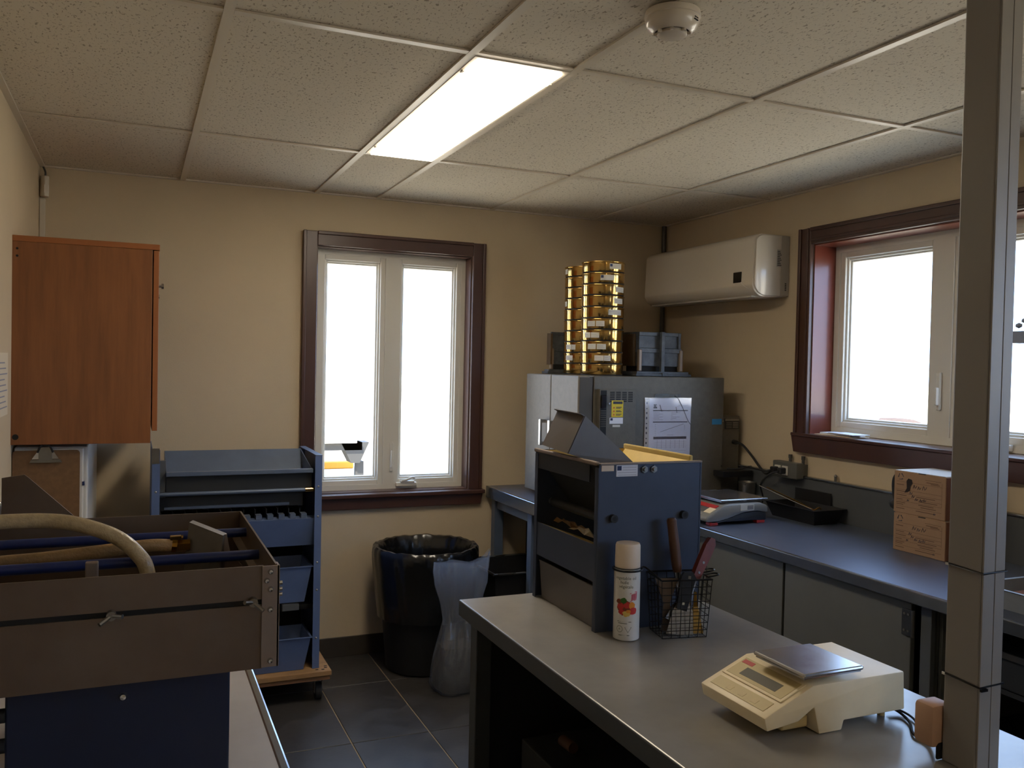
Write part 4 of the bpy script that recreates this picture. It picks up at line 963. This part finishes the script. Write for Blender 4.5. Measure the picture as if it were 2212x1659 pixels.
# papers on window sill
pp = thing('paper_stack', 'loose white papers and a tan envelope lying on the right window sill', 'papers', (2.66, .78, 1.192))
part(G().box(2.605, 2.70, .66, .885, 1.1925, 1.1955), 'envelope', 'can_cap', pp)
part(G().box(2.615, 2.705, .69, .860, 1.196, 1.2045, M=Matrix.Translation((2.66, .78, 1.2)) @ Matrix.Rotation(.06, 4, 'Z') @ Matrix.Translation((-2.66, -.78, -1.2))), 'sheets', 'paper', pp)
part(G().box(2.60, 2.69, .64, .80, 1.205, 1.2075, M=Matrix.Translation((2.66, .72, 1.2)) @ Matrix.Rotation(-.1, 4, 'Z') @ Matrix.Translation((-2.66, -.72, -1.2))), 'top_sheet', 'paper', pp)

# ================================================================== ISLAND
IX0, IX1, IY1, IY0 = .628, 1.262, .068, -2.6
isl = thing('island_table', 'long grey metal island table in the middle of the room', 'table', (.94, -1.2, 0))
part(G().box(IX0, IX1, IY0, IY1, .812, .830, bev=.0025), 'table_top', 'isl_top', isl)
part(G().box(IX0-.001, IX0+.015, IY0, IY1+.001, .786, .8295, bev=.003), 'edge_band', 'grey_metal', isl)
part(G().box(IX1-.015, IX1+.001, IY0, IY1+.001, .786, .8295, bev=.003), 'edge_band', 'grey_metal', isl)
part(G().box(IX0+.016, IX1-.016, IY1-.015, IY1+.001, .786, .8295, bev=.003), 'edge_band', 'grey_metal', isl)
for x, y in ((IX0+.03, IY1-.06), (IX1-.07, IY1-.06), (IX0+.03, -2.55), (IX1-.07, -2.55)):
    part(G().box(x, x+.045, y, y+.045, 0, .812, bev=.003), 'leg', 'grey_metal', isl)
part(G().box(IX0+.08, IX1-.08, IY1-.045, IY1-.035, .05, .812), 'end_panel', 'dark_metal', isl)
part(G().box(IX1-.065, IX1-.055, -2.55, IY1-.065, .05, .812), 'side_panel', 'dark_metal', isl)  # panel added along the far side to keep the island interior dark
part(G().box(IX0+.06, IX1-.07, -2.5, IY1-.05, .20, .215), 'lower_shelf', 'dark_metal', isl)
for y in (-.42, -.60): part(G().box(IX0+.10, IX0+.13, y-.06, y+.02, .765, .811, bev=.006), 'bracket', 'grey_metal', isl)
solo(G().cyl((IX0+.20, -.18, .512), (IX0+.20, -.24, .516), .014, n=14), 'short_dowel', 'wood_handle', 'short wooden dowel lying on the shelf crate inside the island', 'dowel', smooth=True)
solo(G().box(IX0+.12, IX1-.12, -.55, -.10, .216, .497, bev=.004), 'storage_crate', 'dark_metal', 'dark metal crate on the lower shelf inside the island', 'crate')
solo(G().cyl((IX0+.16, -.36, .511), (IX0+.17, -.385, .511), .013, n=14), 'wood_plug', 'wood_handle', 'small wooden plug lying on the crate inside the island', 'plug', smooth=True)
ht = .8303
# small riffle splitter
ss = thing('riffle_splitter', 'dark blue riffle splitter box standing on the island table', 'sample splitter', (.985, -.14, ht))
SX0, SX1, SY0, SY1, SZ1 = .837, 1.130, -.322, .042, 1.240
mat('split_blue', '#3f4759', .45, .15, mottle=.15, mscale=8)
part(G().box(SX0, SX1, SY0, SY0+.004, ht, SZ1, bev=.001), 'front_plate', 'split_blue', ss)
part(G().box(SX0, SX1, SY1-.004, SY1, ht, SZ1, bev=.001), 'rear_plate', 'split_blue', ss)
part(G().box(SX0-.001, SX0+.014, SY0+.004, SY0+.006, ht, SZ1-.01).box(SX0-.001, SX0+.001, SY0+.0005, SY0+.018, ht, SZ1-.01), 'flange', 'split_blue', ss)
part(G().box(SX0-.001, SX0+.001, SY1-.018, SY1-.0005, ht, SZ1-.01), 'flange', 'split_blue', ss)
part(G().box(SX1-.001, SX1+.003, SY0-.001, SY0+.02, ht, SZ1), 'flange', 'split_blue', ss)
# left face: apron panel above drawer slot
part(G().hexa([(SX0+.001, SY0+.004, .950), (SX0+.004, SY0+.004, .950), (SX0+.004, SY1-.004, .950), (SX0+.001, SY1-.004, .950), (SX0+.001, SY0+.004, 1.040), (SX0+.004, SY0+.004, 1.040), (SX0+.004, SY1-.004, 1.040), (SX0+.001, SY1-.004, 1.040)]), 'chute_front', 'split_blue', ss)
part(G().hexa([(SX0+.004, SY0+.004, 1.037), (SX1-.15, SY0+.004, .985), (SX1-.15, SY1-.004, .985), (SX0+.004, SY1-.004, 1.037), (SX0+.004, SY0+.004, 1.040), (SX1-.15, SY0+.004, .988), (SX1-.15, SY1-.004, .988), (SX0+.004, SY1-.004, 1.040)]), 'chute_floor', 'yellow_in', ss)
part(G().box(SX0+.12, SX1-.002, SY0+.004, SY1-.004, .94, .944), 'divider_plate', 'dark_metal', ss)
part(G().box(SX1-.006, SX1-.002, SY0+.004, SY1-.004, ht, 1.20), 'far_plate', 'split_blue', ss)
part(G().cyl((SX0+.05, SY0+.004, 1.095), (SX0+.05, SY1-.02, 1.095), .012, n=16), 'gate_roller', 'dark_metal', ss, smooth=True)
part(G().cyl((SX0+.05, SY1-.02, 1.095), (SX0+.05, SY1-.004, 1.095), .009, n=12), 'roller_end', 'steel', ss, smooth=True)
# hopper (yellow inside) at the top
def slab(a, b, c_, d, th=.003):
    a, b, c_, d = map(Vector, (a, b, c_, d)); n = (b-a).cross(d-a).normalized()*th
    return [tuple(a), tuple(b), tuple(c_), tuple(d), tuple(a+n), tuple(b+n), tuple(c_+n), tuple(d+n)]
zt_, zl = SZ1-.002, 1.125; mx0, mx1, my0, my1 = SX0+.10, SX1-.10, SY0+.03, SY1-.03
rim = [(SX0+.001, SY0+.006), (SX1-.008, SY0+.006), (SX1-.008, SY1-.006), (SX0+.001, SY1-.006)]; lo = [(mx0, my0), (mx1, my0), (mx1, my1), (mx0, my1)]
for k in range(4):
    a, b = rim[k], rim[(k+1) % 4]; c_, d = lo[(k+1) % 4], lo[k]
    hz = .030 if k == 1 else 0
    part(G().hexa(slab((a[0], a[1], zt_), (b[0], b[1], zt_), (c_[0], c_[1], zl), (d[0], d[1], zl))), 'hopper_wall', 'yellow_in' if k else 'blue_grey', ss)
part(G().hexa(slab((SX0+.001, SY0+.05, SZ1-.05), (SX0+.001, SY1-.004, SZ1-.05), (SX0+.001, SY1-.004, SZ1-.004), (SX0+.001, SY0+.05, SZ1-.004))), 'side_skirt', 'dark_metal', ss)
part(G().hexa(slab((SX0+.003, SY0+.006, SZ1-.005), (SX0+.003, SY1-.006, SZ1-.005), (mx0, my1, 1.09), (mx0, my0, 1.09))), 'hopper_skirt', 'dark_metal', ss)
part(G().box(SX0-.004, SX0+.008, SY0+.01, SY1+.004, SZ1-.006, SZ1+.004, bev=.003), 'hopper_lip', 'angle_steel', ss)
part(G().box(SX1-.012, SX1-.002, SY0+.03, SY1, SZ1-.004, SZ1+.012, bev=.003), 'hopper_lip', 'yellow_in', ss)
part(G().box(SX0+.002, SX1+.003, SY0-.004, SY0+.010, SZ1-.003, SZ1+.0015, bev=.001), 'front_lip', 'angle_steel', ss)
# front plate fittings
for x in (.963, .990):
    part(G().cyl((x, SY0, 1.224), (x, SY0-.004, 1.224), .0095, n=6).cyl((x, SY0-.004, 1.224), (x, SY0-.009, 1.224), .005, n=10), 'bolt', 'steel', ss)
for x in (.876, 1.079):
    sl_ = part(G().cyl((x, SY0, 1.107), (x, SY0-.012, 1.107), .010, n=16), 'shaft_end', 'black_plastic', ss, smooth=True)
    part(G().cyl((x, SY0-.012, 1.107), (x, SY0-.0125, 1.107), .0055, n=12), 'shaft_bore', 'black_gap', sl_)
part(G().box(.843, .877, SY0-.0012, SY0-.0002, 1.222, 1.236), 'small_sticker', 'can_cap', ss)
ls = part(G().box(.884, .944, SY0-.0012, SY0-.0002, 1.208, 1.236), 'calibration_sticker', 'paper', ss)
g = G(); yq = SY0-.0016
g.quad((.886, yq, 1.223), (.898, yq, 1.223), (.898, yq, 1.234), (.886, yq, 1.234))
part(g, 'sticker_logo', 'navy', ls)
g = G()
for k in range(4): g.quad((.888+(.013 if k > 1 else 0), yq, 1.211+k*.0062), (.940, yq, 1.211+k*.0062), (.940, yq, 1.2118+k*.0062), (.888+(.013 if k > 1 else 0), yq, 1.2118+k*.0062))
part(g, 'sticker_lines', 'ink_soft', ls)
# drawer pan in splitter
dp = thing('collecting_pan', 'dull steel collecting pan slid under the blue riffle splitter', 'pan', (.93, -.15, ht))
pan(dp, SX0+.008, SX1-.13, SY0+.022, SY1-.024, ht+.0005, .936, .006, 'pan_steel', 'pan_shell', .0015)
# scrap papers inside splitter
for k, (x, y, z, rz, lbl) in enumerate(((.900, -.06, 1.043, .4, 'crumpled kraft paper scrap inside the riffle splitter near its rear plate'), (.885, -.18, 1.045, -.6, 'crumpled pale paper scrap inside the riffle splitter near its front plate'))):
    g = G(); random.seed(20+k); N = 5
    vs = [[g.bm.verts.new((x+(i-2)*.016, y+(j-2)*.022, z+random.uniform(0, .022)-.02*(i/4))) for j in range(N)] for i in range(N)]
    for i in range(N-1):
        for j in range(N-1): g.bm.faces.new((vs[i][j], vs[i+1][j], vs[i+1][j+1], vs[i][j+1]))
    solo(g, 'paper_scrap', 'card' if k == 0 else 'paper_warm', lbl, 'paper')
# steel scoop pan lying tilted in hopper
sc_ = thing('pouring_pan', 'grey steel pouring pan lying tilted in the hopper of the blue splitter', 'pan', (.95, -.16, SZ1))
th = .0022
def sl4(a, b, c_, d, t_=th): return G().hexa(slab(a, b, c_, d, t_))
BR, TR, BL, TL = Vector((.814, -.200, 1.253)), Vector((.860, -.200, 1.349)), Vector((.808, -.064, 1.262)), Vector((.854, -.058, 1.353))
FN, FF = Vector((.985, -.196, 1.206)), Vector((.985, -.052, 1.206)); UN, UF = Vector((1.004, -.198, 1.228)), Vector((1.004, -.052, 1.228))
part(sl4(BL, BR, TR, TL), 'end_wall', 'pan_steel', sc_)
part(sl4(BR, FN, UN, TR), 'side_wall', 'pan_steel', sc_)
part(sl4(BL, FF, UF, TL), 'side_wall', 'pan_steel', sc_)
part(sl4(BL, BR, FN, FF), 'pan_floor', 'pan_steel', sc_)
part(sl4(TL, TR, TR+Vector((-.012, -.001, .006)), TL+Vector((-.012, -.001, .006)), .002), 'rim_lip', 'pan_steel', sc_)

# spray can
sc2 = thing('spray_can', 'white cooking spray can with cap, label reads vegetable oil', 'spray can', (.905, -.352, ht))
CC = Vector((.888, -.379, ht)); R_ = .0312
part(G().lathe([(0, .001), (.029, .001), (.0308, .0025), (.0312, .006), (.0312, .164), (.0300, .169), (.0285, .172), (0, .172)], CC, 40), 'can_body', 'can_white', sc2, smooth=True)
part(G().lathe([(.0296, .171), (.0300, .172), (.0302, .176), (.0296, .222), (.0275, .2275), (.0, .2288)], CC, 40), 'cap', 'can_cap', sc2, smooth=True)
part(G().lathe([(.0300, .168), (.0306, .169), (.0306, .1715), (.0298, .172)], CC, 40), 'neck_ring', 'steel', sc2, smooth=True)
CA = math.atan2(-2.166-CC.y, -.193-CC.x)
def oncan(off=.0004):
    def f(u, v):
        a = CA+u/R_; r = R_+off
        return (CC.x+r*math.cos(a), CC.y+r*math.sin(a), CC.z+v)
    return f
fc_ = oncan()
g = G()
for txt, v, sz, u0 in (('vegetable oil', .146, .0105, -.030), ('huile', .136, .0105, -.016), ('v\u00e9g\u00e9tale', .126, .0105, -.019)):
    g.text(txt, sz, lambda u, w, v=v, u0=u0: fc_(u+u0, v+w))
for u0, u1, v0 in ((-.022, .012, .046), (-.020, .002, .042), (-.018, .008, .014)):
    g.bm.faces.new([g.bm.verts.new(fc_(u0+(u1-u0)*k/6, v0)) for k in range(7)]+[g.bm.verts.new(fc_(u1-(u1-u0)*k/6, v0+.0015)) for k in range(7)])
for k in range(24):
    a, b = 2*math.pi*k/24, 2*math.pi*(k+1)/24
    q = lambda r, t: fc_(-.016+r*math.cos(t), .029+r*math.sin(t))
    g.bm.faces.new([g.bm.verts.new(c) for c in (q(.0068, a), q(.0068, b), q(.0078, b), q(.0078, a))])
tri = [(-.004, .034), (.013, .034), (.0045, .021)]
for k in range(3):
    a, b = tri[k], tri[(k+1) % 3]; c1 = (.0045, .030)
    i = lambda p: (p[0]*.82+c1[0]*.18, p[1]*.82+c1[1]*.18)
    g.bm.faces.new([g.bm.verts.new(fc_(*c)) for c in (a, b, i(b), i(a))])
g.text('A', .007, lambda u, w: fc_(u-.0185, w+.027))
part(g, 'label_print', 'can_ink', sc2)
def blob(cu, cv, ru, rv, m, nm, off, seed):
    random.seed(seed); g = G(); f = oncan(off); n = 16
    jit = [random.uniform(.85, 1.1) for k in range(n)]; prev = None; ctr = g.bm.verts.new(f(cu, cv))
    for q in (.34, .67, 1.0):
        row = [g.bm.verts.new(f(cu+ru*q*jit[k]*math.cos(2*math.pi*k/n), cv+rv*q*jit[k]*math.sin(2*math.pi*k/n))) for k in range(n)]
        for k in range(n):
            if prev is None: g.bm.faces.new((ctr, row[k], row[(k+1) % n]))
            else: g.bm.faces.new((prev[k], row[k], row[(k+1) % n], prev[(k+1) % n]))
        prev = row
    part(g, nm, m, sc2)
for k, (u, v, a, b, m) in enumerate(((-.002, .079, .021, .018, 'can_brown'), (-.014, .083, .009, .008, 'can_red'), (.002, .086, .010, .008, 'can_red'), (.013, .085, .008, .009, 'can_orange'), (.015, .073, .010, .009, 'can_red'), (-.012, .070, .008, .007, 'can_red'), (-.0005, .066, .009, .007, 'can_yellow'), (.004, .072, .006, .004, 'can_orange'), (-.018, .094, .007, .006, 'can_brown'), (-.007, .097, .008, .007, 'can_green'))):
    blob(u, v, a, b, m, 'label_picture', .0006+.0001*k, 40+k)
g = G(); f = oncan(.0008)
for k in range(6): g.bm.faces.new([g.bm.verts.new(f(*c)) for c in ((.010+k*.0024, .096+k*.0010), (.0115+k*.0024, .096+k*.0010), (.0125+k*.0024, .112+k*.0006), (.011+k*.0024, .112+k*.0006))])
for c in (((.007, .113), (.024, .117), (.024, .1185), (.007, .1145)), ((.006, .093), (.022, .098), (.022, .0995), (.006, .0945)), ((.0225, .098), (.024, .098), (.0255, .118), (.024, .118))): g.bm.faces.new([g.bm.verts.new(f(*q)) for q in c])
part(g, 'label_stamp', 'stamp_pink', sc2)

# wire basket
wb = thing('wire_basket', 'black wire mesh basket with ring hooks holding the tools', 'basket', (1.03, -.36, ht))
bz0, bz1 = ht+.002, .972
def bc(u, v, z):      # basket coordinates: u along front, v depth; slight flare
    k = (z-bz0)/(bz1-bz0)
    e = .056+.008*k; d = .040+.008*k
    cx, cy = 1.026, -.392
    ca, sa = math.cos(math.radians(-11)), math.sin(math.radians(-11))
    x, y = u*e, v*d
    return (cx+x*ca-y*sa, cy+x*sa+y*ca, z)
wr_ = .0011
def wire(pts, nm='wire', r=wr_, closed=False): part(G().tube(pts, r, 6, 1, closed=closed), nm, 'black_wire', wb, smooth=True)
for k in range(8):
    z = bz0+(bz1-bz0)*k/8
    wire([bc(-1, -1, z), bc(1, -1, z), bc(1, 1, z), bc(-1, 1, z)], closed=True)
wire([bc(-1, -1, bz1), bc(1, -1, bz1), bc(1, 1, bz1), bc(-1, 1, bz1)], 'top_rim', .0024, True)
for k in range(6):
    u = -1+k*.4
    wire([bc(u, -1, bz1), bc(u, -1, bz0), bc(u, 1, bz0), bc(u, 1, bz1)])
for k in range(1, 4):
    v = -1+k*.5
    wire([bc(-1, v, bz1), bc(-1, v, bz0), bc(1, v, bz0), bc(1, v, bz1)])
rc = CC+Vector((0, 0, .166)); pr = [(rc.x+.0345*math.cos(CA+2*math.pi*k/24), rc.y+.0345*math.sin(CA+2*math.pi*k/24), rc.z) for k in range(24)]
part(G().tube(pr, .0024, 8, 1, closed=True), 'can_ring', 'black_wire', wb, smooth=True)
part(G().tube([(rc.x+.034, rc.y-.006, rc.z), (rc.x+.045, rc.y-.010, rc.z+.001), bc(-1, -1, bz1)], .0022, 8, 4), 'ring_arm', 'black_wire', wb, smooth=True)
e0 = Vector(bc(1, .2, bz1))
for dx, dy, L in ((.0, .02, .045), (-.004, -.022, .030)):
    p0 = e0+Vector((dx, dy, 0)); w_ = .010
    part(G().tube([tuple(p0+Vector((0, w_, 0))), tuple(p0+Vector((L*.7, w_-.006, .004))), tuple(p0+Vector((L, -.006, .005))), tuple(p0+Vector((L*.7, -w_-.006, .004))), tuple(p0+Vector((0, -w_, 0)))], .0022, 8, 5), 'side_loop', 'black_wire', wb, smooth=True)
# tools
def along(a, b, t): return tuple(Vector(a).lerp(Vector(b), t))
hb_ = thing('wood_mallet_tool', 'tool with round brown wooden handle and steel ferrule standing in the wire basket', 'hand tool', (1.03, -.355, ht+.01))
a, b = (1.056, -.372, ht+.012), (1.026, -.352, 1.105)
part(G().cyl(along(a, b, .0), along(a, b, .50), .0080, .0095, 16), 'ferrule', 'chrome', hb_, smooth=True)
g = G(); d = Vector(b)-Vector(a)
for t0, t1, r0, r1 in ((.50, .55, .0105, .0125), (.55, .80, .0125, .0125), (.80, .94, .0125, .0118), (.94, .98, .0118, .0125), (.98, 1.0, .0125, .0095)): g.cyl(along(a, b, t0), along(a, b, t1), r0, r1, 18)
part(g, 'handle', 'wood_handle', hb_, smooth=True)
sp2 = thing('red_handled_spatula', 'steel spatula with a riveted red-brown wooden handle in the wire basket', 'spatula', (1.05, -.37, ht+.01))
u = Vector((.090, .015, .150)).normalized(); base = Vector((1.066, -.400, .965)); wv = Vector((.86, -.1, -.5)).normalized(); wv = (wv-u*wv.dot(u)).normalized(); nv = u.cross(wv)
def orient(pts2, th, o=base):
    g = G(); f = [o+u*p[0]+wv*p[1] for p in pts2]; A = [g.bm.verts.new(q+nv*th/2) for q in f]; B_ = [g.bm.verts.new(q-nv*th/2) for q in f]; n = len(f)
    g.bm.faces.new(A); g.bm.faces.new(B_[::-1])
    for i in range(n): g.bm.faces.new((A[i], B_[i], B_[(i+1) % n], A[(i+1) % n]))
    return g
part(orient([(.0, -.010), (.0, .010), (.03, .011), (.07, .013), (.095, .012), (.108, .004), (.106, -.008), (.085, -.013), (.04, -.012)], .016), 'handle', 'red_wood', sp2)
for s in (.015, .042): part(G().cyl(tuple(base+u*s+nv*.0075), tuple(base+u*s+nv*.0092), .0032, n=12).cyl(tuple(base+u*s-nv*.0075), tuple(base+u*s-nv*.0092), .0032, n=12), 'rivet', 'steel', sp2, smooth=True)
part(orient([(.0, -.008), (.0, .008), (-.03, .012), (-.085, .030), (-.12, .030), (-.12, -.030), (-.085, -.026), (-.03, -.010)], .0014), 'blade', 'plate_steel', sp2)
def flat_tool(name, label, cat, c0, uu, ww, partsdef):
    t = thing(name, label, cat, tuple(c0)); uu = Vector(uu).normalized(); ww = Vector(ww); ww = (ww-uu*ww.dot(uu)).normalized(); nn = uu.cross(ww); c0 = Vector(c0)
    for nm, pts2, th, m, o in partsdef:
        g = G(); f = [c0+uu*p[0]+ww*p[1]+nn*o for p in pts2]; A = [g.bm.verts.new(q+nn*th/2) for q in f]; B_ = [g.bm.verts.new(q-nn*th/2) for q in f]; n = len(f)
        g.bm.faces.new(A); g.bm.faces.new(B_[::-1])
        for i in range(n): g.bm.faces.new((A[i], B_[i], B_[(i+1) % n], A[(i+1) % n]))
        part(g, nm, m, t)
    return t
fr = (math.cos(math.radians(-11)), math.sin(math.radians(-11)), 0)
flat_tool('wide_scraper', 'wide steel scraper blade with a black riveted handle inside the wire basket', 'scraper', (1.008, -.418, ht+.006), (.16, .02, 1), fr,
          [('blade', [(0, -.030), (.002, .040), (.060, .030), (.078, .016), (.078, -.012), (.055, -.022)], .0012, 'plate_steel', 0),
           ('handle', [(.062, -.014), (.058, .012), (.140, .024), (.153, .014), (.150, -.008), (.138, -.014)], .010, 'black_plastic', 0),
           ('rivet', [(.073, -.003), (.073, .003), (.079, .003), (.079, -.003)], .013, 'chrome', 0), ('hang_hole', [(.136, .003), (.136, .010), (.143, .010), (.143, .003)], .0125, 'steel', 0)])
flat_tool('steel_scoop_plate', 'plain folded steel plate standing in the wire basket', 'plate', (.995, -.395, ht+.008), (-.03, .02, 1), fr,
          [('blade', [(0, -.018), (0, .020), (.07, .006), (.128, .030), (.132, -.030), (.07, -.010)], .0015, 'tub_steel', 0)])
flat_tool('brass_scraper', 'small brass coloured scraper leaning in the wire basket', 'scraper', (1.055, -.424, ht+.006), (.0, .04, 1), fr,
          [('blade', [(0, -.024), (0, .020), (.065, .006), (.065, -.008)], .0012, 'brass', 0), ('shank', [(.065, -.006), (.065, .004), (.10, .002), (.10, -.004)], .003, 'brass_dark', 0)])

# cream scale
cs = thing('laboratory_balance', 'cream coloured laboratory balance with steel weighing plate on the island table', 'scale', (.97, -.88, ht))
y0, y1 = -.977, -.792; z = ht
mat('cream_dirty', '#cdb783', .5, mottle=.1, mscale=20)
part(G().prism([(.812, z+.022), (.806, z+.046), (.912, z+.090), (1.128, z+.090), (1.132, z+.018), (.985, z+.018), (.980, z+.001), (.928, z+.001), (.915, z+.050), (.880, z+.030)], 1, y0, y1, bev=.003), 'housing', 'cream', cs, smooth=True)
part(G().box(.86, .92, y0+.02, y1-.02, z+.008, z+.03, bev=.004), 'under_tray', 'cream_dirty', cs)
for y in (y0+.02, y1-.045): part(G().cyl((1.105, y+.01, z+.0005), (1.105, y+.01, z+.018), .007, n=14), 'rear_foot', 'cream_dirty', cs)
sl = math.atan2(.044, .106); M = Matrix.Translation((.806, 0, z+.046)) @ Matrix.Rotation(-sl, 4, 'Y')
part(G().box(.046, .108, y0+.010, y1-.010, .0002, .0024, bev=.001, M=M), 'display_bezel', 'cream', cs)
part(G().box(.052, .103, y0+.016, y1-.016, .002, .0030, M=M), 'display_panel', 'cream_panel', cs)
part(G().box(.060, .082, y0+.040, y1-.045, .0028, .0034, M=M), 'display', 'lcd', cs, label='dark grey number display')
part(G().box(.088, .098, y1-.050, y1-.020, .0028, .0034, M=M), 'brand_badge', 'red', cs)
part(G().box(.012, .038, y0+.018, y1-.016, .0002, .0012, M=M), 'key_panel', 'cream_panel', cs)
for k, yy in enumerate((y0+.045, y0+.080, y0+.115)): part(G().box(.017, .028, yy, yy+.014, .0010, .0016, M=M), 'key', 'cream_dirty', cs)
part(G().cyl((.955, -.905, z+.089), (.955, -.905, z+.107), .022, n=20), 'plate_post', 'scale_dark', cs, smooth=True)
part(G().box(.884, 1.022, -.984, -.846, z+.107, z+.115, bev=.0035).box(.888, 1.018, -.980, -.850, z+.104, z+.108), 'weighing_plate', 'plate_steel', cs)
solo(G().tube([(1.128, -.945, z+.012), (1.135, -.965, z+.006), (1.120, -1.00, z+.004), (1.085, -1.04, z+.004), (1.078, -1.075, z+.004), (1.060, -1.105, z+.018), (1.056, -1.118, z+.03)], .0026, 8), 'balance_cable', 'rubber', 'thin black cord from the cream balance to the beige adapter', 'cord', smooth=True)
solo(G().tube([(1.126, -.940, z+.010), (1.145, -.958, z+.006), (1.138, -.995, z+.004), (1.098, -1.04, z+.004), (1.082, -1.078, z+.004), (1.066, -1.105, z+.020), (1.062, -1.118, z+.036)], .0022, 8), 'adapter_cable', 'rubber', 'second black cord twisted beside the first behind the cream balance', 'cord', smooth=True)
# pole
PX, PY = 1.050, -1.195
pl = thing('power_pole', 'grey square power pole rising from the island table to the ceiling', 'pole', (PX+.025, PY+.032, ht))
part(G().box(PX, PX+.050, PY+.003, PY+.067, ht, HC-.005, bev=.003), 'post', 'pole_paint', pl)
part(G().box(PX+.0005, PX+.0262, PY, PY+.003, ht, HC-.005, bev=.0008).box(PX+.0275, PX+.0495, PY, PY+.003, ht, HC-.005, bev=.0008), 'cover_strip', 'pole_paint', pl)
part(G().box(PX-.03, PX+.08, PY-.03, PY+.097, HC-.0085, HC-.0045, bev=.001), 'ceiling_collar', 'grid_white', pl)
for k, zz in enumerate((1.158, .975)):
    tz = thing('zip_tie', 'black zip tie around the power pole, %s one' % ('upper' if k == 0 else 'lower'), 'zip tie', (PX+.025, PY+.032, zz), 'zip ties on the pole')
    e = .0014
    part(G().tube([(PX-e, PY-e, zz), (PX+.050+e, PY-e, zz+.002), (PX+.050+e, PY+.067+e, zz), (PX-e, PY+.067+e, zz+.004)], .0018, 6, 1, closed=True), 'strap', 'black_wire', tz, smooth=True)
    if k: part(G().box(PX-.002, PX+.012, PY-.006, PY-.002, zz-.005, zz-.001), 'tail', 'black_wire', tz)
    part(G().box(PX-.004, PX-.0015, PY+.063, PY+.068, zz+.001, zz+.005), 'lock', 'sticker', tz)
ad = thing('power_adapter', 'beige power adapter plugged in beside the power pole', 'adapter', (1.06, -1.105, ht))
part(G().box(1.030, 1.078, -1.1265, -1.086, ht+.02, ht+.092, bev=.008), 'case', 'adapter', ad, smooth=True)
part(G().box(1.042, 1.066, -1.1275, -1.122, ht+.0005, ht+.03, bev=.003), 'socket', 'black_plastic', ad)

# ================================================================== OUTSIDE
def ext(g, name, m, label, cat): return solo(g, name, m, label, cat)
gd = part(G().box(-60, 120, 2.32, 140, -.5, -.3).box(2.84, 120, -60, 2.32, -.5, -.3), 'ground', 'gravel', kind='structure')
tk = thing('flatbed_trailer', 'white sided flatbed trailer parked in the yard beyond the back window', 'trailer', (.6, 11, -.3))
part(G().box(-4.5, 2.65, 9.8, 11.8, .34, .42), 'bed', 'truck_white', tk)
part(G().box(-4.5, 2.75, 9.9, 11.7, .23, .34), 'chassis', 'truck_dark', tk)
part(G().prism([(2.45, .34), (2.85, .34), (2.72, .05), (2.6, .05)], 1, 9.9, 10.2), 'landing_leg', 'truck_dark', tk)
for x in (-3.5, -2.4):
    part(G().cyl((x, 9.85, .05), (x, 10.15, .05), .35, n=24), 'wheel', 'truck_dark', tk, smooth=True)
part(G().box(2.70, 2.80, 10, 10.15, -.3, .06), 'support_foot', 'truck_dark', tk)
part(G().box(1.6, 2.2, 9.82, 11.6, .42, 1.0, bev=.02), 'headboard', 'can_red', tk)
solo(G().box(1.0, 3.15, 12.1, 12.35, -.3, -.18, bev=.02), 'parking_curb', 'truck_yellow', 'yellow concrete parking curb in the yard beyond the back window', 'curb')
random.seed(11)
for k, (x, y, s, lab) in enumerate(((14.0, 11.0, .55, 'pale boulder in the yard at the foot of the long berm'), (13.6, 9.6, .40, 'flat pale rock in the yard beyond the right window'), (15.5, 12.4, .7, 'tall pale boulder beside the long berm'), (12.4, 7.4, .5, 'brown rock in the yard opposite the power pole'))):
    g = G(); q = bmesh.ops.create_icosphere(g.bm, subdivisions=3, radius=s)
    for v in q['verts']:
        n = math.sin(v.co.x*7+k)*math.cos(v.co.y*6+k*2)*.14+math.sin(v.co.z*9)*.08
        v.co = Vector((x, y, -.3+s*.4))+Vector((v.co.x*1.3, v.co.y, v.co.z*.7))*(1+n)
    solo(g, 'rock', 'rock', lab, 'rock', smooth=True)
g = G(); n = 40
rows = []
for i in range(n+1):
    y = -10+i*1.6; h_ = .9+.45*math.sin(i*1.3)+.25*math.sin(i*3.1)
    rows.append([g.bm.verts.new(c) for c in ((20, y, -.3), (22, y, -.3+h_*.7), (24, y, -.3+h_), (28, y, -.3))])
for a, b in zip(rows, rows[1:]):
    for j in range(3): g.bm.faces.new((a[j], a[j+1], b[j+1], b[j]))
solo(g, 'earth_berm', 'gravel', 'long low earth berm across the yard beyond the right window', 'berm', smooth=True)
fr_ = thing('steel_gantry', 'dark steel gantry frame with a chain standing in the yard', 'gantry', (8, 3.5, -.3))
part(G().box(7.95, 8.1, 2.9, 3.02, -.3, 2.6), 'post', 'gantry_dark', fr_)
part(G().box(7.95, 8.1, 3.02, 3.99, 1.80, 1.92), 'beam', 'gantry_dark', fr_)
for k in range(14): part(G().ball((8.03, 3.95-k*.065, 1.98+k*.048), .03, 1, (1, 1.3, 1)), 'chain_link', 'gantry_dark', fr_)
